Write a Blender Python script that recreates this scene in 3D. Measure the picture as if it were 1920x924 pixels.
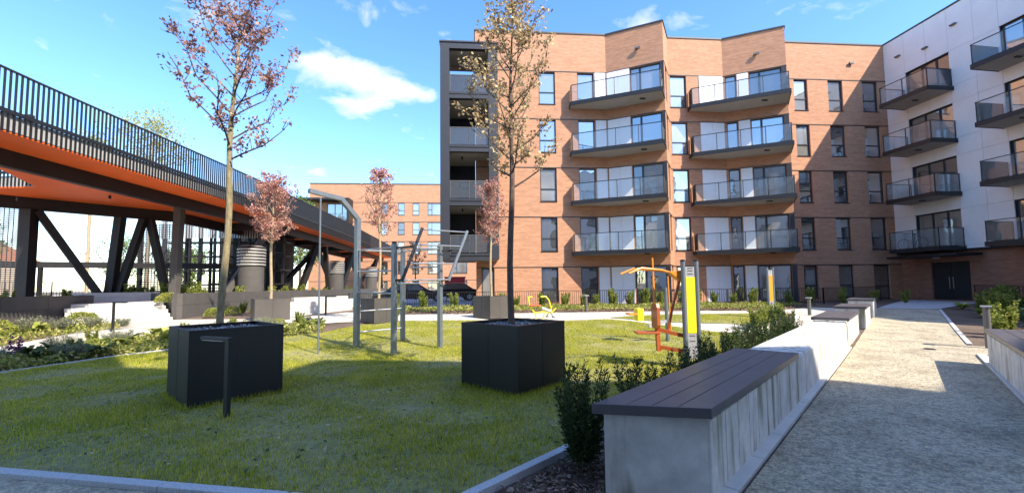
import bpy, bmesh, math, random
import numpy as np
from mathutils import Vector, Matrix
R = math.radians
for o in list(bpy.data.objects): bpy.data.objects.remove(o)
SC = bpy.context.scene; COL = SC.collection
# ------------------------------------------------------------------ camera
cam = bpy.data.cameras.new('Camera'); co = bpy.data.objects.new('Camera', cam); COL.objects.link(co)
PSI, TH, RHO = R(4.8), R(3.65), .0117
F = Vector((math.sin(PSI)*math.cos(TH), math.cos(PSI)*math.cos(TH), math.sin(TH)))
R0 = Vector((math.cos(PSI), -math.sin(PSI), 0)); U0 = R0.cross(F)
RR = R0*math.cos(RHO) - U0*math.sin(RHO); UU = R0*math.sin(RHO) + U0*math.cos(RHO)
m = Matrix((RR, UU, -F)).transposed().to_4x4(); m.translation = (0, 0, 1.6)
co.matrix_world = m
cam.sensor_width = 36; cam.sensor_fit = 'HORIZONTAL'; cam.lens = 36*800/1920
cam.shift_y = 22/1920; cam.clip_start = .05; cam.clip_end = 3000
SC.camera = co
SC.render.resolution_x, SC.render.resolution_y = 1024, 492
# ------------------------------------------------------------------ sky and sun
SUN = Vector((.71, -.78, 1.0)).normalized()          # towards the sun
ELEV = math.asin(SUN.z); AZ = math.atan2(SUN.x, SUN.y)
W = bpy.data.worlds.new('World'); SC.world = W; W.use_nodes = True
nt = W.node_tree; N = nt.nodes; LK = nt.links.new
bg = N['Background']; bg.inputs[1].default_value = .15
sky = N.new('ShaderNodeTexSky'); sky.sky_type = 'NISHITA'; sky.sun_disc = False
sky.sun_elevation = ELEV; sky.sun_rotation = AZ; sky.air_density = 1.0; sky.dust_density = .5; sky.ozone_density = 2.0
tc = N.new('ShaderNodeTexCoord')
sep = N.new('ShaderNodeSeparateXYZ'); LK(tc.outputs['Generated'], sep.inputs[0])
def wm(op, a, b=None):
    n = N.new('ShaderNodeMath'); n.operation = op
    for i, v in enumerate((a, b)):
        if v is None: continue
        if isinstance(v, (int, float)): n.inputs[i].default_value = v
        else: LK(v, n.inputs[i])
    return n.outputs[0]
den = wm('ADD', wm('MAXIMUM', sep.outputs[2], 0.0), .18)
u = wm('DIVIDE', sep.outputs[0], den); v = wm('DIVIDE', sep.outputs[1], den)
cmb = N.new('ShaderNodeCombineXYZ'); LK(u, cmb.inputs[0]); LK(v, cmb.inputs[1])
no = N.new('ShaderNodeTexNoise'); no.inputs['Scale'].default_value = 5.5; no.inputs['Detail'].default_value = 9
no.inputs['Roughness'].default_value = .58; no.inputs['Distortion'].default_value = .35
LK(cmb.outputs[0], no.inputs['Vector'])
big = N.new('ShaderNodeTexNoise'); big.inputs['Scale'].default_value = .9; big.inputs['Detail'].default_value = 2
LK(cmb.outputs[0], big.inputs['Vector'])
fac = wm('ADD', wm('MULTIPLY', no.outputs[0], .75), wm('MULTIPLY', big.outputs[0], .35))
def blob(cu, cv, ru, rv, amp):
    a = wm('DIVIDE', wm('SUBTRACT', u, cu), ru); b = wm('DIVIDE', wm('SUBTRACT', v, cv), rv)
    d = wm('ADD', wm('MULTIPLY', a, a), wm('MULTIPLY', b, b))
    return wm('MULTIPLY', wm('POWER', 2.718, wm('MULTIPLY', d, -1.0)), amp)
CLOUDS = [(-.38, 1.50, .17, .14, .28), (-.46, 1.37, .10, .08, .24), (-.20, 1.53, .09, .05, .18), (-.46, 1.64, .10, .08, .15), (-.25, 1.15, .11, .07, .16), (-.76, 2.14, .16, .07, .14), (-.70, 1.10, .16, .08, .10), (-1.15, 2.25, .12, .10, .10), (.5, 1.2, .2, .12, .10), (1.2, 1.9, .3, .2, .08), (-1.5, .6, .4, .3, .08)]
for c in CLOUDS: fac = wm('ADD', fac, blob(*c))
ramp = N.new('ShaderNodeValToRGB'); ramp.color_ramp.elements[0].position = .645; ramp.color_ramp.elements[1].position = .87
ramp.color_ramp.elements[0].color = (0, 0, 0, 1); ramp.color_ramp.elements[1].color = (1, 1, 1, 1)
LK(fac, ramp.inputs[0])
mx = N.new('ShaderNodeMix'); mx.data_type = 'RGBA'
LK(ramp.outputs[0], mx.inputs['Factor']); hs = N.new('ShaderNodeHueSaturation'); hs.inputs['Saturation'].default_value = 1.24; hs.inputs['Hue'].default_value = .505; hs.inputs['Value'].default_value = .97; LK(sky.outputs[0], hs.inputs['Color']); LK(hs.outputs[0], mx.inputs['A']); mx.inputs['B'].default_value = (3.0, 3.05, 3.15, 1)
LK(mx.outputs['Result'], bg.inputs[0])
sd = bpy.data.lights.new('sun', 'SUN'); sd.energy = 3.35; sd.angle = R(.5); sd.color = (1, .90, .74)
so = bpy.data.objects.new('sun', sd); COL.objects.link(so); so.rotation_euler = (-SUN).to_track_quat('-Z', 'Y').to_euler(); so.location = (20, -20, 40)
VS = SC.view_settings; VS.view_transform = 'Standard'; VS.look = 'None'; VS.gamma = 1; VS.use_curve_mapping = False
VS.exposure = 1.6
SC.render.engine = 'CYCLES'
# ------------------------------------------------------------------ materials
def mat(name, col, rough=.7, metal=0, spec=.5, var=0, vscale=6, col2=None, bump=0, bscale=40, stretch=None, coat=0, vdetail=5, contrast=(.35, .65)):
    m = bpy.data.materials.new(name); m.use_nodes = True; t = m.node_tree; b = t.nodes['Principled BSDF']
    b.inputs['Roughness'].default_value = rough; b.inputs['Metallic'].default_value = metal
    b.inputs['Specular IOR Level'].default_value = spec; b.inputs['Coat Weight'].default_value = coat
    c1 = (*col, 1)
    if col2 is None and var: col2 = tuple(min(1, c*(1-var)) for c in col)
    g = t.nodes.new('ShaderNodeNewGeometry'); vec = g.outputs['Position']
    if stretch:
        mp = t.nodes.new('ShaderNodeMapping'); mp.inputs['Scale'].default_value = stretch; t.links.new(vec, mp.inputs[0]); vec = mp.outputs[0]
    if col2 is not None:
        n = t.nodes.new('ShaderNodeTexNoise'); n.inputs['Scale'].default_value = vscale; n.inputs['Detail'].default_value = vdetail; n.inputs['Roughness'].default_value = .65
        t.links.new(vec, n.inputs['Vector'])
        r = t.nodes.new('ShaderNodeValToRGB'); r.color_ramp.elements[0].position, r.color_ramp.elements[1].position = contrast
        r.color_ramp.elements[0].color = (*col2, 1); r.color_ramp.elements[1].color = c1
        t.links.new(n.outputs[0], r.inputs[0]); t.links.new(r.outputs[0], b.inputs['Base Color'])
    else: b.inputs['Base Color'].default_value = c1
    if bump:
        n = t.nodes.new('ShaderNodeTexNoise'); n.inputs['Scale'].default_value = bscale; n.inputs['Detail'].default_value = 4
        t.links.new(vec, n.inputs['Vector'])
        bp = t.nodes.new('ShaderNodeBump'); bp.inputs['Strength'].default_value = bump; bp.inputs['Distance'].default_value = .02
        t.links.new(n.outputs[0], bp.inputs['Height']); t.links.new(bp.outputs[0], b.inputs['Normal'])
    return m
def brick_mat(name, ca, cb, mortar):
    m = bpy.data.materials.new(name); m.use_nodes = True; t = m.node_tree; b = t.nodes['Principled BSDF']; L = t.links.new
    g = t.nodes.new('ShaderNodeNewGeometry')
    cr = t.nodes.new('ShaderNodeVectorMath'); cr.operation = 'CROSS_PRODUCT'; cr.inputs[1].default_value = (0, 0, 1); L(g.outputs['True Normal'], cr.inputs[0])
    dt = t.nodes.new('ShaderNodeVectorMath'); dt.operation = 'DOT_PRODUCT'; L(g.outputs['Position'], dt.inputs[0]); L(cr.outputs[0], dt.inputs[1])
    sx = t.nodes.new('ShaderNodeSeparateXYZ'); L(g.outputs['Position'], sx.inputs[0])
    cx = t.nodes.new('ShaderNodeCombineXYZ'); L(dt.outputs['Value'], cx.inputs[0]); L(sx.outputs[2], cx.inputs[1])
    br = t.nodes.new('ShaderNodeTexBrick'); br.inputs['Scale'].default_value = 1; br.inputs['Brick Width'].default_value = .26; br.inputs['Row Height'].default_value = .078
    br.inputs['Mortar Size'].default_value = .009; br.inputs['Bias'].default_value = 0
    br.inputs['Color1'].default_value = (*ca, 1); br.inputs['Color2'].default_value = (*cb, 1); br.inputs['Mortar'].default_value = (*mortar, 1)
    L(cx.outputs[0], br.inputs['Vector'])
    mp = t.nodes.new('ShaderNodeMapping'); mp.inputs['Scale'].default_value = (.7, 4.5, 1); L(cx.outputs[0], mp.inputs[0])
    n = t.nodes.new('ShaderNodeTexNoise'); n.inputs['Scale'].default_value = 1.3; n.inputs['Detail'].default_value = 7; n.inputs['Roughness'].default_value = .7; L(mp.outputs[0], n.inputs['Vector'])
    r = t.nodes.new('ShaderNodeMapRange'); r.inputs[1].default_value = .3; r.inputs[2].default_value = .7; r.inputs[3].default_value = .79; r.inputs[4].default_value = 1.16; L(n.outputs[0], r.inputs[0])
    mm = t.nodes.new('ShaderNodeVectorMath'); mm.operation = 'SCALE'; L(br.outputs[0], mm.inputs[0]); L(r.outputs[0], mm.inputs['Scale'])
    L(mm.outputs[0], b.inputs['Base Color']); b.inputs['Roughness'].default_value = .85
    bp = t.nodes.new('ShaderNodeBump'); bp.inputs['Strength'].default_value = .35; bp.inputs['Distance'].default_value = .006; bp.invert = True
    L(br.outputs['Fac'], bp.inputs['Height']); L(bp.outputs[0], b.inputs['Normal'])
    return m
def leaf_mat(name, c1, c2, c3, trans=.35, rough=.5):
    m = bpy.data.materials.new(name); m.use_nodes = True; t = m.node_tree; b = t.nodes['Principled BSDF']; L = t.links.new
    g = t.nodes.new('ShaderNodeNewGeometry'); r = t.nodes.new('ShaderNodeValToRGB'); e = r.color_ramp.elements
    e[0].color = (*c1, 1); e[1].color = (*c3, 1); x = e.new(.5); x.color = (*c2, 1)
    n = t.nodes.new('ShaderNodeTexNoise'); n.inputs['Scale'].default_value = 1.7; n.inputs['Detail'].default_value = 3; L(g.outputs['Position'], n.inputs['Vector'])
    a = t.nodes.new('ShaderNodeMath'); a.operation = 'MULTIPLY_ADD'; L(n.outputs[0], a.inputs[0]); a.inputs[1].default_value = 1.2; a.inputs[2].default_value = -.6
    a2 = t.nodes.new('ShaderNodeMath'); a2.operation = 'ADD'; L(a.outputs[0], a2.inputs[0]); L(g.outputs['Random Per Island'], a2.inputs[1])
    L(a2.outputs[0], r.inputs[0]); L(r.outputs[0], b.inputs['Base Color']); b.inputs['Roughness'].default_value = rough
    b.inputs['Specular IOR Level'].default_value = .3
    tr = t.nodes.new('ShaderNodeBsdfTranslucent'); L(r.outputs[0], tr.inputs[0])
    mxs = t.nodes.new('ShaderNodeMixShader'); mxs.inputs[0].default_value = trans; L(b.outputs[0], mxs.inputs[1]); L(tr.outputs[0], mxs.inputs[2])
    L(mxs.outputs[0], t.nodes['Material Output'].inputs[0])
    return m
def window_mat(name, base, refl):
    m = bpy.data.materials.new(name); m.use_nodes = True; t = m.node_tree; b = t.nodes['Principled BSDF']; L = t.links.new
    g = t.nodes.new('ShaderNodeNewGeometry')
    n = t.nodes.new('ShaderNodeTexNoise'); n.inputs['Scale'].default_value = .45; n.inputs['Detail'].default_value = 1; L(g.outputs['Position'], n.inputs['Vector'])
    r = t.nodes.new('ShaderNodeValToRGB'); r.color_ramp.elements[0].position = .35; r.color_ramp.elements[1].position = .65
    r.color_ramp.elements[0].color = (*[c*.5 for c in base], 1); r.color_ramp.elements[1].color = (*base, 1)
    L(n.outputs[0], r.inputs[0]); L(r.outputs[0], b.inputs['Base Color']); b.inputs['Roughness'].default_value = .4
    n2 = t.nodes.new('ShaderNodeTexNoise'); n2.inputs['Scale'].default_value = 1.1; L(g.outputs['Position'], n2.inputs['Vector'])
    bp = t.nodes.new('ShaderNodeBump'); bp.inputs['Strength'].default_value = .08; bp.inputs['Distance'].default_value = .05; L(n2.outputs[0], bp.inputs['Height'])
    gl = t.nodes.new('ShaderNodeBsdfGlossy'); gl.inputs['Roughness'].default_value = .015; gl.inputs['Color'].default_value = (.92, .97, 1, 1); L(bp.outputs[0], gl.inputs['Normal'])
    fr = t.nodes.new('ShaderNodeFresnel'); fr.inputs[0].default_value = 1.5
    ad = t.nodes.new('ShaderNodeMath'); ad.operation = 'ADD'; ad.use_clamp = True; ad.inputs[1].default_value = refl; L(fr.outputs[0], ad.inputs[0])
    ms = t.nodes.new('ShaderNodeMixShader'); L(ad.outputs[0], ms.inputs[0]); L(b.outputs[0], ms.inputs[1]); L(gl.outputs[0], ms.inputs[2])
    L(ms.outputs[0], t.nodes['Material Output'].inputs[0]); return m
def clear_mat(name, tint, refl):
    m = bpy.data.materials.new(name); m.use_nodes = True; t = m.node_tree; L = t.links.new
    tr = t.nodes.new('ShaderNodeBsdfTransparent'); tr.inputs[0].default_value = (*tint, 1)
    gl = t.nodes.new('ShaderNodeBsdfGlossy'); gl.inputs['Roughness'].default_value = .02
    df = t.nodes.new('ShaderNodeBsdfDiffuse'); df.inputs[0].default_value = (.7, .75, .8, 1)
    fr = t.nodes.new('ShaderNodeFresnel'); fr.inputs[0].default_value = 1.22
    ad = t.nodes.new('ShaderNodeMath'); ad.operation = 'ADD'; ad.use_clamp = True; ad.inputs[1].default_value = refl; L(fr.outputs[0], ad.inputs[0])
    m0 = t.nodes.new('ShaderNodeMixShader'); m0.inputs[0].default_value = .06; L(tr.outputs[0], m0.inputs[1]); L(df.outputs[0], m0.inputs[2])
    ms = t.nodes.new('ShaderNodeMixShader'); L(ad.outputs[0], ms.inputs[0]); L(m0.outputs[0], ms.inputs[1]); L(gl.outputs[0], ms.inputs[2])
    L(ms.outputs[0], t.nodes['Material Output'].inputs[0]); t.nodes.remove(t.nodes['Principled BSDF']); return m
def concrete_mat(name, col):
    m = mat(name, col, .85, var=.28, vscale=3.2, bump=.15, bscale=60); t = m.node_tree; L = t.links.new; b = t.nodes['Principled BSDF']
    src = b.inputs['Base Color'].links[0].from_socket
    g = t.nodes.new('ShaderNodeNewGeometry'); mp = t.nodes.new('ShaderNodeMapping'); mp.inputs['Scale'].default_value = (3.2, 3.2, .45); mp.inputs['Location'].default_value = (.6, 2.3, .2); L(g.outputs['Position'], mp.inputs[0])
    n = t.nodes.new('ShaderNodeTexNoise'); n.inputs['Scale'].default_value = 1.9; n.inputs['Detail'].default_value = 3; L(mp.outputs[0], n.inputs['Vector'])
    r = t.nodes.new('ShaderNodeValToRGB'); r.color_ramp.elements[0].position = .53; r.color_ramp.elements[1].position = .68; r.color_ramp.elements[0].color = (0, 0, 0, 1); r.color_ramp.elements[1].color = (.8, .8, .8, 1)
    L(n.outputs[0], r.inputs[0]); x = t.nodes.new('ShaderNodeMix'); x.data_type = 'RGBA'; L(r.outputs[0], x.inputs['Factor']); L(src, x.inputs['A']); x.inputs['B'].default_value = (.16, .15, .06, 1)
    L(x.outputs['Result'], b.inputs['Base Color']); return m
def rot_noise(m, scale, lo, hi, cdark):      # a second, larger patchiness multiplied in
    t = m.node_tree; L = t.links.new; b = t.nodes['Principled BSDF']; src = b.inputs['Base Color'].links[0].from_socket
    g = t.nodes.new('ShaderNodeNewGeometry'); n = t.nodes.new('ShaderNodeTexNoise'); n.inputs['Scale'].default_value = scale; n.inputs['Detail'].default_value = 3; L(g.outputs['Position'], n.inputs['Vector'])
    r = t.nodes.new('ShaderNodeValToRGB'); r.color_ramp.elements[0].position = lo; r.color_ramp.elements[1].position = hi; r.color_ramp.elements[0].color = (*cdark, 1); r.color_ramp.elements[1].color = (1, 1, 1, 1)
    L(n.outputs[0], r.inputs[0]); x = t.nodes.new('ShaderNodeMix'); x.data_type = 'RGBA'; x.blend_type = 'MULTIPLY'; x.inputs['Factor'].default_value = 1; L(src, x.inputs['A']); L(r.outputs[0], x.inputs['B']); L(x.outputs['Result'], b.inputs['Base Color']); return m
K = dict(
 brick=brick_mat('brick', (.48, .235, .132), (.40, .185, .098), (.39, .25, .165)),
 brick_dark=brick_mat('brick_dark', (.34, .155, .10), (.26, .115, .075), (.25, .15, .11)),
 anth=mat('anthracite_metal', (.024, .025, .029), .45, .3, var=.2),
 clad=mat('grey_cladding', (.030, .032, .040), .5, .2, var=.12, vscale=2),
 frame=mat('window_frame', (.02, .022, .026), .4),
 white=mat('white_panel', (.78, .78, .80), .55, var=.05),
 render=mat('white_render_panel', (.78, .74, .74), .7, var=.07, vscale=1.2),
 soffit=mat('balcony_soffit', (.36, .34, .31), .8, var=.08, vscale=2),
 glass=window_mat('window_glass', (.085, .09, .085), .38),
 glass_dim=window_mat('window_glass_dim', (.06, .06, .06), .16),
 glass_blind=window_mat('window_glass_blind', (.26, .25, .22), .26),
 deckside=mat('deck_edge', (.42, .41, .40), .7, var=.2, vscale=2),
 clear=clear_mat('clear_glass', (.88, .92, .94), .03),
 cap=mat('roof_cap', (.05, .05, .055), .5, .3),
 roof=mat('roof_felt', (.08, .08, .08), .9),
 orange=mat('orange_soffit', (.96, .155, .015), .6, var=.12, vscale=1.2),
 steel=mat('dark_steel', (.020, .017, .016), .55, .2, var=.3, vscale=3),
 corten=mat('grey_wall', (.088, .080, .074), .8, var=.2, vscale=2.5, bump=.1),
 concrete=concrete_mat('concrete', (.68, .655, .60)),
 paleconc=mat('pale_concrete', (.60, .58, .54), .85, var=.15, vscale=2, bump=.08),
 deckwood=mat('bench_board', (.11, .098, .104), .42, var=.25, vscale=3, bump=.05, bscale=30),
 planter=rot_noise(mat('planter_metal', (.007, .0075, .009), .5, .0, var=.35, vscale=2.5, stretch=(1, 1, .3)), 9, .3, .6, (.7, .72, .75)),
 planter_grey=mat('planter_grey', (.085, .075, .068), .5, .1, var=.2, vscale=1.5),
 soil=rot_noise(mat('soil_mulch', (.22, .15, .11), .95, col2=(.07, .05, .036), vscale=28, bump=.8, bscale=45), .8, .3, .65, (.6, .6, .55)),
 chip=leaf_mat('bark_chip', (.07, .045, .032), (.18, .115, .08), (.36, .26, .19), trans=0, rough=.9),
 pebble=leaf_mat('pebble', (.16, .16, .17), (.30, .30, .31), (.5, .5, .5), trans=0, rough=.8),
 lawn=rot_noise(mat('lawn_ground', (.33, .31, .12), .95, col2=(.20, .18, .085), vscale=9, bump=.6, bscale=70), .7, .35, .62, (.75, .78, .62)),
 blade=leaf_mat('grass_blade', (.22, .27, .02), (.45, .47, .04), (.66, .58, .11), trans=.5),
 gravel=rot_noise(rot_noise(mat('gravel', (.64, .55, .38), .95, col2=(.26, .235, .19), vscale=48, bump=1, bscale=60, contrast=(.36, .58), vdetail=9), 1.6, .34, .56, (.74, .72, .70)), 14, .38, .55, (.66, .66, .66)),
 pathstone=rot_noise(mat('path_stone', (.62, .57, .48), .9, col2=(.42, .39, .33), vscale=22, bump=.3, bscale=60), .9, .3, .6, (.82, .82, .82)),
 paving=mat('entrance_paving', (.45, .45, .46), .8, var=.2, vscale=4),
 kerb=mat('kerb_granite', (.55, .55, .55), .85, col2=(.38, .38, .39), vscale=60, bump=.25, bscale=90),
 bark=mat('bark_pale', (.30, .25, .14), .9, col2=(.17, .13, .07), vscale=7, bump=.5, bscale=25, stretch=(3, 3, 1)),
 bark_dark=mat('bark_dark', (.13, .09, .07), .9, col2=(.06, .042, .035), vscale=9, bump=.5, bscale=25, stretch=(3, 3, 1)),
 bark_tan=mat('bark_tan', (.40, .31, .19), .9, var=.3, vscale=7, bump=.4, bscale=25),
 leaf_red=leaf_mat('leaf_red', (.19, .075, .07), (.35, .18, .15), (.58, .41, .33)),
 leaf_tan=leaf_mat('leaf_tan', (.27, .17, .09), (.50, .37, .19), (.68, .58, .34)),
 leaf_pink=leaf_mat('leaf_pink', (.30, .10, .09), (.50, .24, .19), (.66, .44, .34)),
 yew=leaf_mat('yew_needle', (.018, .04, .014), (.045, .08, .024), (.12, .15, .04), trans=.25),
 shrub=leaf_mat('shrub_leaf', (.10, .15, .025), (.23, .28, .05), (.42, .42, .12), trans=.4),
 box=leaf_mat('box_leaf', (.14, .19, .03), (.31, .35, .06), (.50, .48, .15), trans=.35),
 cover=leaf_mat('cover_leaf', (.13, .18, .03), (.30, .33, .06), (.48, .42, .17), trans=.35),
 dkcover=leaf_mat('dark_leaf', (.03, .06, .02), (.07, .11, .03), (.16, .18, .06), trans=.35),
 lav=leaf_mat('lavender_leaf', (.12, .14, .09), (.24, .26, .17), (.36, .36, .26), trans=.3),
 fargreen=leaf_mat('far_leaf', (.07, .12, .03), (.15, .21, .05), (.26, .32, .09), trans=.4),
 palegreen=leaf_mat('pale_spring_leaf', (.20, .24, .06), (.38, .40, .12), (.56, .54, .22), trans=.45),
 galv=mat('galvanised_steel', (.20, .225, .25), .42, .5, var=.15, vscale=8),
 chrome=mat('bar_steel', (.42, .43, .44), .3, .8),
 rubber=mat('black_paint', (.015, .015, .017), .5),
 gym_orange=mat('orange_paint', (.78, .27, .03), .4, coat=.3),
 gym_rust=mat('red_orange_paint', (.38, .085, .02), .45, coat=.3),
 gym_yellow=mat('yellow_paint', (.88, .72, .02), .4, coat=.3),
 amber=mat('amber_paint', (.62, .27, .02), .4, coat=.3),
 silver=mat('silver_plate', (.50, .51, .53), .45, .4, var=.15, vscale=30),
 lampgrey=mat('lamp_grey', (.13, .125, .12), .5, .3),
 louvre=mat('louvre', (.40, .385, .36), .5, .4),
 red=mat('red_metal', (.45, .02, .025), .5), carpaint=mat('car_paint', (.012, .012, .015), .25, .2, coat=.6),
 tyre=mat('tyre', (.02, .02, .02), .8), roof_tile=mat('roof_tile', (.40, .15, .07), .85, var=.25, vscale=2),
 stucco=mat('stucco', (.62, .48, .34), .9, var=.1), screen=mat('screen_mesh', (.05, .05, .055), .6, .3),
 purple=leaf_mat('purple_flower', (.10, .02, .10), (.20, .05, .18), (.4, .2, .35), trans=.3),
 lampwhite=mat('lamp_opal', (.8, .8, .8), .4),
)
# ------------------------------------------------------------------ helpers
def gz(y):
    t = min(max((y-8)/14, 0), 1); return .4*t*t*(3-2*t)
def newobj(name, data, parent=None, loc=(0, 0, 0), rot=0):
    o = bpy.data.objects.new(name, data); COL.objects.link(o); o.location = loc
    if rot: o.rotation_euler = (0, 0, rot)
    if parent: o.parent = parent
    return o
def tag(o, label=None, cat=None, group=None, kind=None):
    if label: o['label'] = label
    if cat: o['category'] = cat
    if group: o['group'] = group
    if kind: o['kind'] = kind
    return o
def thing(name, label, cat, loc=(0, 0, 0), rot=0, group=None):
    return tag(newobj(name, None, None, loc, rot), label, cat, group)
def copy_tree(o, parent=None):
    c = o.copy(); COL.objects.link(c); c.parent = parent
    for ch in list(o.children): copy_tree(ch, c)
    return c
class MB:
    def __init__(s, origin=(0, 0, 0)): s.v = []; s.f = []; s.o = Vector(origin)
    def add(s, vs, fs):
        k = len(s.v); s.v += [tuple(Vector(p)-s.o) for p in vs]; s.f += [tuple(i+k for i in f) for f in fs]; return s
    def quad(s, *p): return s.add(p, [tuple(range(len(p)))])
    def prism(s, poly, z0, z1):
        a = sum(poly[i][0]*poly[(i+1) % len(poly)][1]-poly[(i+1) % len(poly)][0]*poly[i][1] for i in range(len(poly)))
        if a < 0: poly = poly[::-1]
        n = len(poly); vs = [(x, y, z0) for x, y in poly]+[(x, y, z1) for x, y in poly]
        return s.add(vs, [tuple(range(n-1, -1, -1)), tuple(range(n, 2*n))]+[(i, (i+1) % n, n+(i+1) % n, n+i) for i in range(n)])
    def box(s, x0, x1, y0, y1, z0, z1): return s.prism([(x0, y0), (x1, y0), (x1, y1), (x0, y1)], z0, z1)
    def beam(s, a, b, w, h=None, roll=None):      # rectangular bar from a to b
        h = h or w; a = Vector(a); b = Vector(b); d = (b-a).normalized()
        up = Vector((0, 0, 1)) if abs(d.z) < .95 else Vector(roll or (0, 1, 0))
        x = d.cross(up).normalized(); y = x.cross(d).normalized()
        vs = [p+x*i*w/2+y*j*h/2 for p in (a, b) for i, j in ((-1, -1), (1, -1), (1, 1), (-1, 1))]
        return s.add(vs, [(0, 1, 2, 3), (7, 6, 5, 4), (0, 4, 5, 1), (1, 5, 6, 2), (2, 6, 7, 3), (3, 7, 4, 0)])
    def tube(s, pts, rs, n=8):
        pts = [Vector(p) for p in pts]; rs = rs if isinstance(rs, (list, tuple)) else [rs]*len(pts)
        vs = []; fs = []; pv = None
        for i, p in enumerate(pts):
            d = (pts[min(i+1, len(pts)-1)]-pts[max(i-1, 0)]).normalized()
            if pv is None: x = d.orthogonal().normalized()
            else: x = (pv-d*pv.dot(d)).normalized()
            pv = x; y = d.cross(x)
            vs += [p+(x*math.cos(2*math.pi*k/n)+y*math.sin(2*math.pi*k/n))*rs[i] for k in range(n)]
        for i in range(len(pts)-1):
            fs += [(i*n+k, i*n+(k+1) % n, (i+1)*n+(k+1) % n, (i+1)*n+k) for k in range(n)]
        m_ = (len(pts)-1)*n
        fs += [tuple(range(n-1, -1, -1)), tuple(range(m_, m_+n))]
        return s.add(vs, fs)
    def lathe(s, prof, n=24, c=(0, 0)):
        vs = [(c[0]+r*math.cos(2*math.pi*k/n), c[1]+r*math.sin(2*math.pi*k/n), z) for r, z in prof for k in range(n)]
        fs = [(i*n+k, i*n+(k+1) % n, (i+1)*n+(k+1) % n, (i+1)*n+k) for i in range(len(prof)-1) for k in range(n)]
        m_ = (len(prof)-1)*n; fs += [tuple(range(n-1, -1, -1)), tuple(range(m_, m_+n))]
        return s.add(vs, fs)
    def mesh(s, name, mt, smooth=False, bevel=0):
        me = bpy.data.meshes.new(name); me.from_pydata(s.v, [], s.f); me.update()
        if bevel:
            bm = bmesh.new(); bm.from_mesh(me); bmesh.ops.bevel(bm, geom=[e for e in bm.edges if len(e.link_faces) == 2 and e.calc_face_angle(0) > .6], offset=bevel, segments=2, affect='EDGES', profile=.6); bm.to_mesh(me); bm.free()
        me.materials.append(K[mt] if isinstance(mt, str) else mt)
        if smooth:
            me.polygons.foreach_set('use_smooth', [True]*len(me.polygons)); me.set_sharp_from_angle(angle=R(35))
        return me
    def build(s, name, mt, parent=None, smooth=False, bevel=0, loc=None):
        return newobj(name, s.mesh(name, mt, smooth, bevel), parent, tuple(loc) if loc is not None else ((0, 0, 0) if parent else tuple(s.o)))
def quads_mesh(name, V, mt):
    """V (n,k,3) array -> n separate k-gons"""
    n, k, _ = V.shape; me = bpy.data.meshes.new(name)
    me.vertices.add(n*k); me.vertices.foreach_set('co', V.reshape(-1).astype(np.float32))
    me.loops.add(n*k); me.loops.foreach_set('vertex_index', np.arange(n*k, dtype=np.int32))
    me.polygons.add(n); me.polygons.foreach_set('loop_start', np.arange(0, n*k, k, dtype=np.int32))
    me.update(calc_edges=True); me.materials.append(K[mt]); return me
def norm(a): return a/np.maximum(np.linalg.norm(a, axis=-1, keepdims=True), 1e-9)
def leaf_quads(c, d, nrm, ln, wd):
    """leaf shaped quads: base c, pointing along d, face normal nrm"""
    d = norm(d); s = norm(np.cross(d, nrm)); ln = np.asarray(ln)[:, None]; wd = np.asarray(wd)[:, None]
    n2 = norm(np.cross(s, d))
    return np.stack([c, c+d*ln*.5+s*wd*.5+n2*ln*.04, c+d*ln-n2*ln*.08, c+d*ln*.5-s*wd*.5+n2*ln*.04], 1)
def rnd_dirs(rg, n): return norm(rg.normal(size=(n, 3)))
YCUT = [8+14*i/16 for i in range(17)]
def sheet(name, poly, dz, mt, kind='structure', parent=None):
    bm = bmesh.new(); f = bm.faces.new([bm.verts.new((x, y, 0)) for x, y in poly]); bmesh.ops.triangulate(bm, faces=[f])
    for yc in YCUT:
        bmesh.ops.bisect_plane(bm, geom=bm.verts[:]+bm.edges[:]+bm.faces[:], plane_co=(0, yc, 0), plane_no=(0, 1, 0))
    bmesh.ops.recalc_face_normals(bm, faces=bm.faces[:])
    for v_ in bm.verts: v_.co.z = gz(v_.co.y)+dz
    if sum(f.normal.z for f in bm.faces) < 0: bmesh.ops.reverse_faces(bm, faces=bm.faces[:])
    me = bpy.data.meshes.new(name); bm.to_mesh(me); bm.free(); me.materials.append(K[mt])
    return tag(newobj(name, me, parent), kind=kind)
def inpoly(x, y, poly):
    c = np.zeros(x.shape, bool); n = len(poly)
    for i in range(n):
        x0, y0 = poly[i]; x1, y1 = poly[(i+1) % n]
        if y0 == y1: continue
        k = ((y0 > y) != (y1 > y)) & (x < (x1-x0)*(y-y0)/(y1-y0)+x0); c ^= k
    return c
def gzv(y):
    t = np.clip((y-8)/14, 0, 1); return .4*t*t*(3-2*t)
def kerb_line(name, pts, w, dz, step=1.0, mt='kerb'):
    root = tag(newobj(name, None, None, (pts[0][0], pts[0][1], 0)), kind='structure')
    for a, b in zip(pts[:-1], pts[1:]):
        a = Vector((*a, 0)); b = Vector((*b, 0)); L_ = (b-a).length; n = max(1, round(L_/step)); d = (b-a)/L_
        for i in range(n):
            p = a+d*(i*L_/n+.004); q = a+d*((i+1)*L_/n-.004)
            p.z = gz(p.y)+dz/2-.05; q.z = gz(q.y)+dz/2-.05
            MB(root.location).beam(p, q, w, dz+.1).build('kerb_stone', mt, root, bevel=.006)
    return root
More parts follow.
